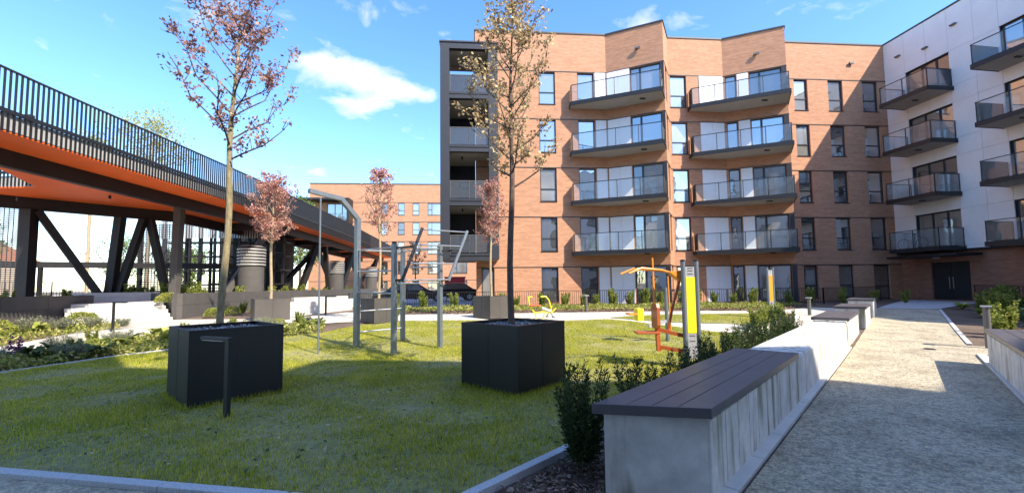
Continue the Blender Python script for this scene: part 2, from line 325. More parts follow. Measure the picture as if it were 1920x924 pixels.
# ------------------------------------------------------------------ ground and paths
rg = np.random.default_rng(7); random.seed(5)
PD = (.735, .678)                                  # direction of the gravel path
def along(p, s, off=0): return (p[0]+PD[0]*s-PD[1]*off, p[1]+PD[1]*s+PD[0]*off)    # off > 0 : to the left of the path
bm = bmesh.new()
ys = [-300, -60]+YCUT+[60, 160, 700]
vv = [[bm.verts.new((x, y, gz(y)-.03)) for x in (-500, -60, 60, 500)] for y in ys]
for a, b in zip(vv[:-1], vv[1:]):
    for i in range(3): bm.faces.new((a[i], a[i+1], b[i+1], b[i]))
me = bpy.data.meshes.new('ground'); bm.to_mesh(me); bm.free(); me.materials.append(K['soil']); tag(newobj('ground', me), kind='structure')
LAWN = [(-9.7, 5.9), (-4.29, 4.33), (-1.66, 3.62), (-.3, 3.24), (.79, 4.2), along((.79, 4.2), 9.6), (7.3, 12.7), (6.2, 14.75), (5.1, 16.3), (3.4, 16.1), (.13, 16.6), (-2.6, 17.0), (-4.2, 15.9), (-4.9, 14.2), (-6.6, 12.9), (-8.4, 10.9), (-9.24, 9.22)]
LAWN2 = [(5.25, 16.75), (7.94, 17.5), (12.9, 17.1), (13.1, 16.6), (9.8, 14.0), (6.8, 15.1)]
PATH = [(-16, 9.0), (-11.33, 11.28), (-11.04, 12.53), (-10.44, 14.06), (-10.1, 15.0), (-8.9, 16.1), (-7.6, 16.6), (-5.3, 16.9), (-2.7, 17.02), (.13, 16.62), (3.4, 16.12), (5.12, 16.32), (6.22, 14.77), (7.32, 12.72), (9.4, 11.85), (18.4, 18.3), (16.4, 19.6), (13.2, 18.3), (9.8, 18.9), (5.2, 19.1), (.15, 19.3), (-3.6, 19.5), (-6.3, 21.5), (-7.3, 19.4), (-8.3, 18.6), (-12.2, 19.0), (-14.6, 18.0), (-12.3, 17.2), (-12.3, 15.5), (-13.1, 14.8), (-12.9, 12.8), (-18, 11.5)]
sheet('lawn', LAWN, .0, 'lawn'); sheet('lawn_beyond_path', LAWN2, .012, 'lawn')
sheet('garden_path', PATH, -.004, 'pathstone')
GP = (2.02, 3.21)
GRAVEL = [along(GP, -9), along(GP, 7.2), along(GP, 22.6), along((7.35, 5.35), 18.3), along((7.35, 5.35), 6.3), (12.5, 9.15), (11.9, 8.2), along((7.35, 5.35), 4.6), along((7.35, 5.35), -12)]
sheet('gravel_path', GRAVEL, -.008, 'gravel')
sheet('gravel_forecourt', [(-14, .4), (-9.8, 5.8), (-4.3, 4.22), (-1.68, 3.5), (-.3, 3.1), along(GP, -3.6), along(GP, -8.9), (-9, -5)], -.012, 'gravel')
ENT = [along(GP, 22.62), (27.2, 25.0), (27.75, 24.9), (27.75, 21.2), along((7.35, 5.35), 18.32)]
sheet('entrance_paving', ENT, .002, 'paving')
sheet('courtyard_asphalt', [(-11, 27), (-.3, 27), (-.3, 64), (-11, 64)], -.006, 'paving')
kerb_line('lawn_kerb', [(-9.75, 5.82), (-4.3, 4.27), (-1.67, 3.56), (-.3, 3.17)], .10, .03)
kerb_line('bed_kerb', [(-.26, 3.2), along((.83, 4.17), 0), along((.83, 4.17), 9.5)], .09, .035)
kerb_line('path_kerb', [along(GP, -4, .13), along(GP, 9.6, .13)], .2, .012, .8, 'paleconc')
kerb_line('path_edge', [along((7.35, 5.35), -3, -.08), along((7.35, 5.35), 4.5, -.08)], .14, .03, .8, 'paleconc')
kerb_line('path_edge', [along((7.35, 5.35), 6.5, -.06), along((7.35, 5.35), 18, -.06)], .1, .02, .8, 'paleconc')
kerb_line('lawn_edge', [(-9.29, 9.24), (-8.45, 10.92), (-6.65, 12.95)], .05, .03)
# ---- grass blades
def blades(poly, dens, h, w, seed, far=None):
    rg = np.random.default_rng(seed); P = np.array(poly); x0, y0 = P.min(0); x1, y1 = P.max(0)
    n = int((x1-x0)*(y1-y0)*dens); x = rg.uniform(x0, x1, n); y = rg.uniform(y0, y1, n); k = inpoly(x, y, poly)
    if far: k &= rg.random(n) < np.clip(1.25-(y-4)*far, .4, 1)
    for px_, py_, rr in HOLES: k &= (np.abs((x-px_)*.7+(y-py_)*.714) > rr) | (np.abs(-(x-px_)*.714+(y-py_)*.7) > rr)
    x = x[k]; y = y[k]; n = len(x)
    pt = .5+.5*np.sin(x*1.7+1.3*np.sin(y*1.1))*np.sin(y*2.1+1.7*np.sin(x*.9+2)); pt2 = .5+.5*np.sin(x*4.3+2*np.sin(y*3.1))*np.sin(y*5.1+1.2*np.sin(x*3.7))
    keep = rg.random(n) < .12+.88*np.clip((pt*.7+pt2*.6)*1.35-.18, 0, 1); x = x[keep]; y = y[keep]; pt = pt[keep]; n = len(x)
    a = rg.uniform(0, 2*np.pi, n); hh = h*rg.uniform(.45, 1.3, n)*(.7+.5*pt); le = rg.normal(0, .45, n)*hh; b = rg.uniform(0, 2*np.pi, n); ww = w*rg.uniform(.6, 1.4, n)
    c = np.stack([x, y, gzv(y)-.005], 1); s = np.stack([np.cos(a), np.sin(a), 0*a], 1)*ww[:, None]/2
    tip = c+np.stack([np.cos(b)*le, np.sin(b)*le, hh], 1)
    return np.stack([c-s, c+s, tip], 1)
HOLES = [(.60, 7.04, .58), (-3.84, 6.98, .58)]
V = np.concatenate([blades([p for p in LAWN], 3200, .046, .010, 1, .05)])
tag(newobj('lawn_grass', quads_mesh('lawn_grass', V, 'blade')), 'short patchy lawn grass around the black planters', 'grass', kind='stuff')
V = blades(LAWN2, 1500, .05, .012, 2); V[:, :, 2] += .012
tag(newobj('lawn_grass_beyond', quads_mesh('lawn_grass_beyond', V, 'blade')), 'bright strip of lawn between the two pale paths', 'grass', kind='stuff')
# ------------------------------------------------------------------ facades
HEAD = [2.72, 5.83, 8.94, 12.05, 15.15]; SLAB = [.42, 3.58, 6.69, 9.80, 12.90]; ROOF = 17.62
def frame_of(p0, p1):
    d = Vector((p1[0]-p0[0], p1[1]-p0[1], 0)); L_ = d.length; d /= L_; return d, Vector((d.y, -d.x, 0)), L_
def wall(mb, p0, p1, z0, z1, ops=(), depth=.2):
    d, n, L_ = frame_of(p0, p1); P = lambda u_, z, e=0: Vector((p0[0], p0[1], 0))+d*u_-n*e+Vector((0, 0, z))
    us = sorted({0, L_, *[o[0] for o in ops], *[o[1] for o in ops]}); zs = sorted({z0, z1, *[o[2] for o in ops], *[o[3] for o in ops]})
    for a, b in zip(us[:-1], us[1:]):
        for c, e in zip(zs[:-1], zs[1:]):
            mu, mz = (a+b)/2, (c+e)/2
            if any(o[0] < mu < o[1] and o[2] < mz < o[3] for o in ops): continue
            mb.quad(P(a, c), P(b, c), P(b, e), P(a, e))
    for a, b, c, e in ops:
        mb.quad(P(a, c), P(a, e), P(a, e, depth), P(a, c, depth)); mb.quad(P(b, c), P(b, c, depth), P(b, e, depth), P(b, e))
        mb.quad(P(a, e), P(b, e), P(b, e, depth), P(a, e, depth)); mb.quad(P(a, c), P(a, c, depth), P(b, c, depth), P(b, c))
    return mb
WC = {}; wrnd = random.Random(8)
def win_meshes(w, h, kind):
    k = (round(w, 2), round(h, 2), kind)
    if k in WC: return WC[k]
    f = MB(); t = .065; y0, y1 = .10, .19; panes = []
    f.box(0, t, y0, y1, 0, h).box(w-t, w, y0, y1, 0, h).box(t, w-t, y0, y1, 0, t).box(t, w-t, y0, y1, h-t, h)
    if kind == 'T':
        zt = h*.36; f.box(t, w-t, y0+.003, y1, zt, zt+.07); panes = [(t, w-t, t, zt), (t, w-t, zt+.07, h-t)]
    elif kind == 'D':
        ut = w*.30; f.box(ut, ut+.12, y0+.003, y1, t, h-t); panes = [(t, ut, t, h-t), (ut+.12, w-t, t, h-t)]
    elif kind == 'D3':
        u1, u2 = w*.33, w*.66; f.box(u1, u1+.1, y0+.003, y1, t, h-t).box(u2, u2+.1, y0+.003, y1, t, h-t); panes = [(t, u1, t, h-t), (u1+.1, u2, t, h-t), (u2+.1, w-t, t, h-t)]
    elif kind == 'S':
        ut = w*.27; f.box(ut, ut+.07, y0+.003, y1, t, h-t).box(t, ut, y0+.004, y1-.002, h*.45, h*.45+.06); panes = [(t, ut, t, h*.45), (t, ut, h*.45+.06, h-t), (ut+.07, w-t, t, h-t)]
    else: panes = [(t, w-t, t, h-t)]
    fm = f.mesh('window', 'frame')
    pm = [[MB().box(a, b, .145, .16, c, e).mesh('pane', gm) for gm in ('glass', 'glass_blind', 'glass_dim')] for a, b, c, e in panes]
    sm = MB().box(-.02, w+.02, -.05, .095, -.03, -.004).mesh('sill', 'frame')
    WC[k] = (fm, pm, sm); return WC[k]
def window(parent, p0, p1, u_, z, w, h, kind='T', sill=True):
    d, n, L_ = frame_of(p0, p1); pos = Vector((p0[0], p0[1], z))+d*u_-parent.location; a = math.atan2(d.y, d.x)
    fm, pm, sm = win_meshes(w, h, kind); o = newobj('window', fm, parent, pos, a)
    vr = wrnd.choice((0, 0, 0, 1, 1, 2))
    for q in pm: newobj('pane', q[vr], o)
    if sill: newobj('sill', sm, o)
    return o
def band(parent, pts, z, h=.05, out=.025, mt='frame', name='storey_shadow_strip'):
    mb = MB(parent.location)
    for a, b in zip(pts[:-1], pts[1:]):
        d, n, L_ = frame_of(a, b); q0 = Vector((*a, 0)); q1 = Vector((*b, 0))
        mb.prism([tuple((q0+n*out)[:2]), tuple((q1+n*out)[:2]), tuple((q1-n*.01)[:2]), tuple((q0-n*.01)[:2])], z, z+h)
    return mb.build(name, mt, parent)
def glass_rail(bal, pts, z, org, h=1.08, gap=.05, posts=1.35, topmat='anth'):
    """handrail, posts and one pane per bay along an open polyline"""
    mb = MB(org)
    for a, b in zip(pts[:-1], pts[1:]): mb.beam((*a, z+h), (*b, z+h), .05, .035)
    mb.build('handrail', topmat, bal)
    for si, (a, b) in enumerate(zip(pts[:-1], pts[1:])):
        va, vb = Vector((*a, 0)), Vector((*b, 0)); L_ = (vb-va).length; n = max(1, round(L_/posts)); d = (vb-va)/L_
        for i in range(n+(1 if si == len(pts)-2 else 0)):
            p = va+d*min(max(i*L_/n, .02), L_-.02); MB(org).beam((p.x, p.y, z), (p.x, p.y, z+h-.02), .035, .035).build('post', topmat, bal)
        for i in range(n):
            p = va+d*(i*L_/n+.035); q = va+d*((i+1)*L_/n-.035)
            MB(org).beam((p.x, p.y, z+(h+gap)/2), (q.x, q.y, z+(h+gap)/2), .012, h-gap-.04).build('glass_panel', 'clear', bal)
def balcony(parent, poly, z, rail, zb=.22, fascia='anth', label=None, lamp=None):
    org = parent.location
    s = MB(org).prism(poly, z-.19, z-.01).build('balcony', 'soffit', parent)
    c = [sum(p[i] for p in poly)/len(poly) for i in (0, 1)]
    mb = MB(org)
    for a, b in zip(rail[:-1], rail[1:]):
        d, n, L_ = frame_of(a, b)
        if (Vector((*a, 0))-Vector((*c, 0))).dot(n) < 0: n = -n
        A, B = Vector((*a, 0)), Vector((*b, 0))
        mb.prism([tuple((A+n*.004)[:2]), tuple((B+n*.004)[:2]), tuple((B+n*.05)[:2]), tuple((A+n*.05)[:2])], z-.21, z+.03)
    mb.build('fascia', fascia, s)
    inner = [(p[0]+(c[0]-p[0])*.02, p[1]+(c[1]-p[1])*.02) for p in rail]
    glass_rail(s, inner, z, org)
    if lamp: MB(org).box(lamp[0]-.16, lamp[0]+.16, lamp[1]-.06, lamp[1]+.06, z-.25, z-.191).build('ceiling_lamp', 'frame', s)
    return s
# ---- main brick building
MAIN = thing('apartment_building', 'five storey brick apartment building with folded bays and glass balconies', 'building', (0, 26, .4))
A0, A1, T1, B0, B1, T2, C0, C1 = (0, 26), (8.37, 26), (11.44, 24.29), (12.51, 26), (16.24, 26), (19.4, 24.35), (20.45, 26), (28.3, 26)
PTS = [A0, A1, T1, B0, B1, T2, C0, C1]
segs = dict(A=(A0, A1), bay1=(A1, T1), ret1=(T1, B0), B=(B0, B1), bay2=(B1, T2), ret2=(T2, C0), C=(C0, C1))
WIN = dict(A=[(4.0, 5.05, 'T'), (6.48, 7.56, 'F')], bay1=[(1.49, 3.3, 'D')], ret1=[(.45, 1.25, 'F')], B=[(.1, 1.2, 'T')], bay2=[(.1, .75, 'F'), (1.48, 3.3, 'D')], ret2=[], C=[(.72, 1.68, 'T'), (3.15, 4.2, 'T'), (5.62, 6.75, 'T')])
mbw = MB(MAIN.location)
for sname, (a, b) in segs.items():
    ops = []
    for u0, u1, kd in WIN[sname]:
        for k in range(5):
            z1 = HEAD[k]-.05; z0 = (SLAB[k]+.02) if kd in 'FD' else z1-2.1
            if kd == 'T' and k == 0 and sname == 'C' and u0 > 5: z0 = .45
            ops.append((u0, u1, z0, z1))
            window(MAIN, a, b, u0, z0, u1-u0, z1-z0, kd, kd == 'T')
    if sname == 'A': ops.append((.32, 1.1, .45, HEAD[0]-.05)); window(MAIN, a, b, .32, .45, .78, HEAD[0]-.5, 'F', False)
    wall(mbw, a, b, .2, ROOF, ops)
wall(mbw, (0, 42), A0, .2, ROOF)
mbw.build('wall', 'brick', MAIN)
MB(MAIN.location).prism([(.1, 26.3), (8.4, 26.3), (11.4, 24.6), (12.4, 26.3), (16.2, 26.3), (19.3, 24.7), (20.3, 26.3), (27.9, 26.3), (40, 26.3), (40, 42), (.1, 42)], 17.2, 17.3).build('roof', 'roof', MAIN)
band(MAIN, PTS, ROOF, .09, .05, 'cap', 'parapet_cap'); band(MAIN, [(0, 42), A0], ROOF, .088, .052, 'cap', 'parapet_cap')
for z in HEAD: band(MAIN, PTS, z-.045, .05, .02)  # dark strips stand in for the shadow line at each storey joint
def panel_run(seg, u0, u1, n, mt='white'):
    a, b = segs[seg]; d, nn, L_ = frame_of(a, b)
    for k in range(5):
        for i in range(n):
            p = Vector((*a, 0))+d*(u0+(u1-u0)*i/n+.006); q = Vector((*a, 0))+d*(u0+(u1-u0)*(i+1)/n-.006)
            MB(MAIN.location).prism([tuple((p+nn*.05)[:2]), tuple((q+nn*.05)[:2]), tuple((q-nn*.02)[:2]), tuple((p-nn*.02)[:2])], SLAB[k]+.0, HEAD[k]-.06).build('panel', mt, MAIN)
panel_run('A', 7.62, 8.30, 1); panel_run('bay1', .05, 1.45, 2); panel_run('B', 2.05, 3.66, 2); panel_run('bay2', .79, 1.44, 1)
# dark corner posts beside the bay doors
for seg, u0 in (('bay1', 3.30), ('bay2', 3.30)):
    a, b = segs[seg]; d, nn, L_ = frame_of(a, b)
    for k in range(5):
        p = Vector((*a, 0))+d*(u0+.01); q = Vector((*a, 0))+d*(L_+.0)
        MB(MAIN.location).prism([tuple((p+nn*.03)[:2]), tuple((q+nn*.03)[:2]), tuple((q-nn*.02)[:2]), tuple((p-nn*.02)[:2])], SLAB[k], HEAD[k]-.07).build('corner_post', 'clad', MAIN)
for z in SLAB[1:]:
    balcony(MAIN, [(5.98, 25.98), (5.9, 25.45), (10.72, 23.08), (11.42, 24.27), (8.37, 25.98)], z, [(5.98, 25.97), (5.9, 25.45), (10.72, 23.08), (11.36, 24.2)], lamp=(10.0, 24.2))
    balcony(MAIN, [(13.78, 25.98), (13.7, 25.45), (18.42, 22.88), (19.75, 24.88), (19.38, 24.33), (16.24, 25.98)], z, [(13.78, 25.97), (13.7, 25.45), (18.42, 22.88), (19.72, 24.83)], lamp=(17.6, 24.0))
for seg, u_, z in (('bay1', 2.15, 16.25), ('bay2', 2.1, 16.2), ('C', 5.0, 16.3)):
    a, b = segs[seg]; d, nn, L_ = frame_of(a, b); p = Vector((*a, z))+d*u_
    MB(MAIN.location).beam(p+nn*.0-d*.16, p+nn*.08-d*.16+Vector((0, 0, .01)), .12, .1).beam(p+nn*.12-d*.30, p+nn*.12+d*.02, .1, .12).build('wall_lamp', 'lampgrey', MAIN)
# loggia tower at the corner
TW = MB(MAIN.location)
TW.box(-2, -1.48, 24, 24.5, 3.1, 15.65).box(.76, 1.3, 24, 24.5, 3.1, 15.65)
TW.box(-2, -1.9, 24.5, 27.4, 3.1, 15.65).box(1.15, 1.3, 24.5, 25.97, 3.1, 15.65).box(-1.48, .76, 24.003, 24.3, 15.3, 15.647)
tw = TW.build('loggia_frame', 'clad', MAIN)
MB(MAIN.location).box(-2.05, 1.35, 23.95, 27.4, 15.66, 15.74).build('loggia_roof', 'cap', tw)
MB(MAIN.location).box(-1.89, -.02, 27.2, 27.38, 3.42, 15.3).build('loggia_back', 'clad', tw)
for z in (3.02, 6.13, 9.24, 12.35):
    s = MB(MAIN.location).box(-1.895, 1.145, 24.32, 25.96, z+.05, z+.36).box(-1.895, -.03, 25.96, 27.19, z+.05, z+.36).build('loggia_floor', 'soffit', tw)
    f_ = MB(MAIN.location).box(-1.475, .755, 24.01, 24.3, z, z+.22).build('loggia_fascia', 'clad', tw)
    f_ = MB(MAIN.location).box(-1.475, .755, 24.03, 24.3, z+.27, z+.40).build('loggia_fascia', 'clad', tw)
    glass_rail(tw, [(-1.47, 24.16), (.75, 24.16)], z+.40, MAIN.location, 1.05, .04, 1.1, 'lampgrey')
    MB(MAIN.location).lathe([(.05, z+2.98), (.05, z+3.16)], 10, (-.8, 25.2)).build('ceiling_lamp', 'frame', tw)
MB(MAIN.location).box(-1.895, 1.145, 24.32, 25.96, 15.32, 15.6).build('loggia_ceiling', 'soffit', tw)
# ---- white building on the right
RX = 27.8
WH = thing('white_apartment_building', 'white panelled apartment building over a brick ground floor with angled glass balconies', 'building', (RX, 26, .4))
cols = [(24.65, 22.1), (19.65, 17.05), (14.4, 11.8)]; y_end = .6
P0, P1 = (RX, 26), (RX, y_end)
zb = 3.4
vs = [zb]; ops = []
for k in range(1, 5):
    for ya, yb in cols: ops.append((26-ya, 26-yb, SLAB[k]+.02, HEAD[k]-.12))
us = sorted({0, 26-y_end, *[o[0] for o in ops], *[o[1] for o in ops], 2.65, 5.2, 8.0, 10.3, 12.9, 15.6, 16.9, 19.2, 21.6})
zs = sorted({zb, ROOF, *[o[2] for o in ops], *[o[3] for o in ops]})
wm_ = MB(WH.location); wall(wm_, (RX+.06, 26), (RX+.06, y_end), zb, ROOF, ops, .2); wb = wm_.build('wall_backing', 'cap', WH)
for a, b in zip(us[:-1], us[1:]):
    for c, e in zip(zs[:-1], zs[1:]):
        mu, mz = (a+b)/2, (c+e)/2
        if any(o[0] < mu < o[1] and o[2] < mz < o[3] for o in ops): continue
        MB(WH.location).box(RX, RX+.055, 26-b+.006, 26-a-.006, c+.005, e-.005).build('panel', 'render', WH)
for o in ops: window(WH, (RX+.06, 26), (RX+.06, y_end), o[0], o[2], o[1]-o[0], o[3]-o[2], 'D3', False)
gops = [(26-24.2, 26-22.1, .45, 2.72), (26-19.0, 26-17.6, .6, 2.7)]
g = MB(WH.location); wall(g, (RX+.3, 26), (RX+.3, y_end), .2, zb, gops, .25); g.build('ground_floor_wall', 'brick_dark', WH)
window(WH, (RX+.3, 26), (RX+.3, y_end), gops[1][0], .6, 1.4, 2.1, 'T')
d_ = MB(WH.location); 
for i in range(2): d_.box(RX+.42, RX+.47, 24.17-1.05*(i+1)+.03, 24.17-1.05*i, .46, 2.7)
dr = MB(WH.location).box(RX+.40, RX+.5, 23.15, 24.18, .45, 2.7).build('door', 'frame', WH); MB(WH.location).box(RX+.33, RX+.36, 23.22, 23.26, 1.1, 1.8).build('handle', 'chrome', dr)
dr = MB(WH.location).box(RX+.40, RX+.5, 22.12, 23.13, .45, 2.7).build('door', 'frame', WH); MB(WH.location).box(RX+.33, RX+.36, 23.02, 23.06, 1.1, 1.8).build('handle', 'chrome', dr)
MB(WH.location).box(26.2, RX-.01, 21.2, 25.2, 2.98, 3.12).build('canopy', 'anth', WH)
MB(WH.location).box(27.2, 27.5, 23.1, 23.3, 2.92, 2.979).build('entrance_lamp', 'lampwhite', WH)
MB(WH.location).box(RX-.02, RX+.3, y_end, 25.98, zb-.1, zb-.005).build('wall_base', 'anth', WH)
MB(WH.location).box(RX-.05, 40, y_end, 26.0, ROOF+.01, ROOF+.09).build('parapet_cap', 'cap', WH)
MB(WH.location).box(RX+.62, 40, y_end, 25.9, .2, ROOF-.01).build('building_mass', 'render', WH)
for z in SLAB[1:]:
    for (ya, yb), dx in zip(cols[:2], (0, .1)):
        f = ya+.12; n = yb-.12
        balcony(WH, [(RX-.01, f), (25.88+dx, f-.12), (26.1+dx, n-.05), (RX-.01, n)], z-.06, [(RX-.02, f), (25.88+dx, f-.12), (26.1+dx, n-.05), (RX-.02, n)], lamp=(26.9, (f+n)/2))
for y, z in ((25.0, 16.3), (23.3, 15.9), (21.7, 16.4)): MB(WH.location).box(RX-.16, RX+.01, y-.15, y+.15, z, z+.08).build('wall_lamp', 'lampgrey', WH)
# ---- building that stands behind the viewer (throws the shade on the lawn)
SB = thing('south_apartment_building', 'pale apartment building with stepped facade closing the courtyard on its sunny side', 'building', (10, -8, 0))
S = [(30, -9), (20.8, -7.9), (20.6, -7.1), (18.9, -8.1), (18.3, -7.0), (14.6, -6.7), (14.0, -6.5), (12.2, -4.5), (9.1, -3.9), (8.7, -5.3), (6.3, -4.5), (5.0, -4.1), (3.5, -2.2), (.2, -1.46), (-9, -1.2)]
sw = MB(SB.location)
for a, b in zip(S[:-1], S[1:]):
    d, n, L_ = frame_of(a, b); ops = []
    if L_ > 2.2:
        nw = max(1, int(L_/2.6))
        for k in range(5):
            for i in range(nw):
                c = L_*(i+.5)/nw; ops.append((c-.6, c+.6, HEAD[k]-2.2, HEAD[k]-.1)); window(SB, a, b, c-.6, HEAD[k]-2.2, 1.2, 2.1, 'T')
    wall(sw, a, b, -.1, 17.6, ops)
wall(sw, (-9, -1.2), (-9, -20), -.1, 17.6); wall(sw, (-9, -20), (30, -20), -.1, 17.6); wall(sw, (30, -20), (30, -9), -.1, 17.6)
sw.build('wall', 'render', SB)
MB(SB.location).prism(S+[(-9, -20), (30, -20)], 17.5, 17.595).build('roof', 'roof', SB)
# ---- far brick building
FY = 66
FB = thing('brick_building_beyond', 'plain orange brick building seen beyond the footbridge with square windows', 'building', (-15, FY, .4))
FH = [1.9+2.98*k for k in range(5)]; FH = [2.45, 5.4, 8.4, 11.4, 14.4]
ops = []; 
for k in range(5):
    for u0, w, kd in ((13.8, 1.0, 'T'), (16.3, 1.0, 'T'), (18.5, 1.0, 'T'), (20.8, 2.2, 'S'), (24.6, 2.2, 'S')):
        ops.append((u0-3.2, u0-3.2+w, FH[k]-1.85, FH[k])); window(FB, (-25, FY), (4, FY), u0-3.2, FH[k]-1.85, w, 1.85, kd)
m_ = MB(FB.location); wall(m_, (-25, FY), (4, FY), .2, 17.3, ops); wall(m_, (-25, FY+14), (-25, FY), .2, 17.3); m_.build('wall', 'brick', FB)
for z in FH: band(FB, [(-25, FY), (4, FY)], z+.05, .06, .02)  # same dark strips drawn in as storey shadow lines
band(FB, [(-25, FY), (4, FY)], 17.3, .12, .06, 'cap', 'parapet_cap')
MB(FB.location).box(-25, 4, FY+.3, FY+14, 17.0, 17.1).build('roof', 'roof', FB)
lo = MB(FB.location).box(-26.5, -18.6, FY-2.2, FY-.02, 14.5, 14.75).box(-26.5, -18.6, FY-2.2, FY-.02, 11.1, 11.35).box(-18.9, -18.6, FY-2.2, FY-.02, 11.35, 14.5).build('loggia', 'anth', FB)
window(FB, (-22.5, FY-.3), (-18.9, FY-.3), .2, 11.4, 3.2, 2.8, 'D3', False)
glass_rail(lo, [(-26.4, FY-2.1), (-18.7, FY-2.1)], 11.36, FB.location, 1.05, .04, 2.5)
MB(FB.location).lathe([(.9, 17.1), (.9, 17.75), (1.1, 17.8), (.2, 18.0)], 14, (-9.6, FY+3)).build('roof_vent', 'cap', FB)
# ------------------------------------------------------------------ elevated walkway
SZ = 5.85                                            # soffit level
WK = thing('footbridge', 'elevated steel footbridge with orange underside, dark girders and barred railing', 'footbridge', (-13, 20, 1.2))
EDGE = [(-12.7, 3), (-12.5, 13), (-11.95, 24), (-11.85, 39), (-12.5, 64.5)]
BACK = [(-17.2, 64.5), (-16.6, 39), (-16.6, 25.0), (-20.6, 20.9), (-27, 14.6), (-24.5, 12.2), (-20.4, 19.2), (-18.0, 18.9), (-16.3, 15.6), (-16.4, 3)]
org = WK.location
dk = MB(org).prism(EDGE+BACK, SZ, SZ+.05).build('soffit', 'orange', WK)
MB(org).prism([(x+(.02 if x > -14 else -.0), y) for x, y in EDGE]+BACK, SZ+.06, SZ+.50).build('deck', 'deckside', WK)
def girder(pts, w, z0, z1):
    mb = MB(org)
    for a, b in zip(pts[:-1], pts[1:]): mb.beam((*a, (z0+z1)/2), (*b, (z0+z1)/2), w, z1-z0)
    return mb.build('girder', 'steel', WK)
girder([(-14.3, 3), (-14.15, 14), (-13.3, 24.5), (-13.1, 39), (-13.7, 64)], .26, 5.34, SZ-.004)
girder([(-27.5, 14.2), (-20.7, 20.7), (-16.5, 24.8), (-16.1, 39), (-16.7, 64)], .26, 5.3, SZ-.006)
for y in (29, 34, 39.5, 46, 53): girder([(-16.2, y), (-13.3, y)], .22, 5.4, SZ-.01)
def rail(pts, zt, zbm, pitch, nmax):
    rb = MB(org)
    for a, b in zip(pts[:-1], pts[1:]): rb.beam((*a, zt), (*b, zt), .06, .05); rb.beam((*a, zbm+.53), (*b, zbm+.53), .05, .11)
    ro = rb.build('railing', 'anth', WK); bar = MB().box(-.03, .03, -.009, .009, zbm-.04, zt-.02).mesh('bar', 'anth'); cnt = 0; rest = MB(org)
    for a, b in zip(pts[:-1], pts[1:]):
        va, vb = Vector((*a, 0)), Vector((*b, 0)); L_ = (vb-va).length; n = int(L_/pitch); ang = math.atan2(vb.y-va.y, vb.x-va.x)
        for i in range(n):
            p = va+(vb-va)*(i+.5)/n
            if cnt < nmax: newobj('bar', bar, ro, (p.x-org.x, p.y-org.y, -org.z), ang+math.pi/2)
            else: rest.beam((p.x, p.y, zbm-.04), (p.x, p.y, zt-.02), .018, .06)
            cnt += 1
    if rest.v: tag(rest.build('bars', 'anth', ro), kind='stuff')
    return ro
rail([(-12.5, 9), (-12.42, 13), (-11.87, 24), (-11.77, 39), (-12.42, 64.5)], 7.52, SZ+.02, .14, 290)
rail([(-16.4, 9), (-16.3, 15.5)], 7.4, SZ+.3, .16, 60); rail([(-16.6, 25), (-16.6, 39), (-17.2, 64)], 7.4, SZ+.3, .2, 0); rail([(-24.4, 12.3), (-20.4, 19.1), (-18.0, 18.85), (-16.4, 15.7)], 7.3, SZ+.1, .16, 70)
MB(org).beam((-16.2, 16.6, SZ+.3), (-16.2, 16.6, 8.0), .22, .16).beam((-16.2, 16.6, 7.9), (-17.2, 15.9, 7.95), .1, .05).build('lamp_post', 'steel', WK)
BZ = 1.1
def col_(a, b, w, h=None, nm='column', mt='steel'): return MB(org).beam(a, b, w, h or w).build(nm, mt, WK)
col_((-20.2, 20.95, BZ), (-20.2, 20.95, 5.3), .46, .4)
col_((-20.0, 21.1, 5.25), (-18.5, 22.9, BZ), .3, nm='brace')
col_((-18.4, 23.15, BZ), (-18.1, 23.2, 5.3), .36)
col_((-18.2, 23.3, BZ), (-17.35, 23.7, 5.3), .3, nm='brace')
col_((-16.4, 24.25, BZ), (-17.2, 23.95, 5.3), .3, nm='brace')
col_((-14.85, 22.4, BZ), (-14.6, 22.2, 5.8), .34, mt='corten')
col_((-14.9, 26.6, BZ), (-13.4, 28.6, 5.34), .32, nm='brace', mt='corten')
for y in (32.5, 43, 54):
    col_((-16.3, y-1.6, BZ), (-15.9, y+.2, 5.2), .36, nm='brace'); col_((-14.6, y+2.6, BZ), (-15.6, y+.6, 5.2), .36, nm='brace')
    col_((-14.2, y+3.2, BZ), (-13.4, y+4.6, 5.2), .4, nm='brace'); col_((-15.6, y+2.0, BZ), (-13.5, y+5.2, 5.2), .3, nm='brace')
    col_((-13.1, y+6.8, BZ), (-13.2, y+6.0, 5.2), .34, nm='brace')
for x, y, z in ((-16.4, 20.4, SZ), (-15.2, 20.0, SZ), (-19.5, 19.7, 5.6), (-14.6, 17.2, SZ)):
    MB(org).lathe([(.02, z-.16), (.05, z-.14), (.05, z-.02), (.02, z)], 8, (x, y)).build('spotlight', 'frame', WK)
# ---- wind screen of perforated sheet and long rail behind the bridge
PS = thing('perforated_screen', 'dark perforated metal screen under the footbridge beside its thick column', 'screen', (-24, 23, 1.1))
def perforated(x0, y0, x1, y1, z0, z1, pitch=.11):
    a = Vector((x0, y0, 0)); b = Vector((x1, y1, 0)); L_ = (b-a).length; mb = MB(PS.location); n = int((z1-z0)/pitch)
    for i in range(n+1): mb.beam((x0, y0, z0+i*pitch), (x1, y1, z0+i*pitch), .02, .055)
    k = int(L_/.16)
    for i in range(k+1):
        p = a+(b-a)*i/k; mb.beam((p.x, p.y, z0), (p.x, p.y, z1), .04, .02)
    return tag(mb.build('perforated_sheet', 'screen', PS), kind='stuff')
perforated(-30, 20.4, -26.2, 23.2, 1.3, 6.2); perforated(-26.0, 23.3, -24.3, 24.9, 1.3, 6.2); perforated(-20.2, 27.6, -18.6, 28.0, 1.3, 5.6)
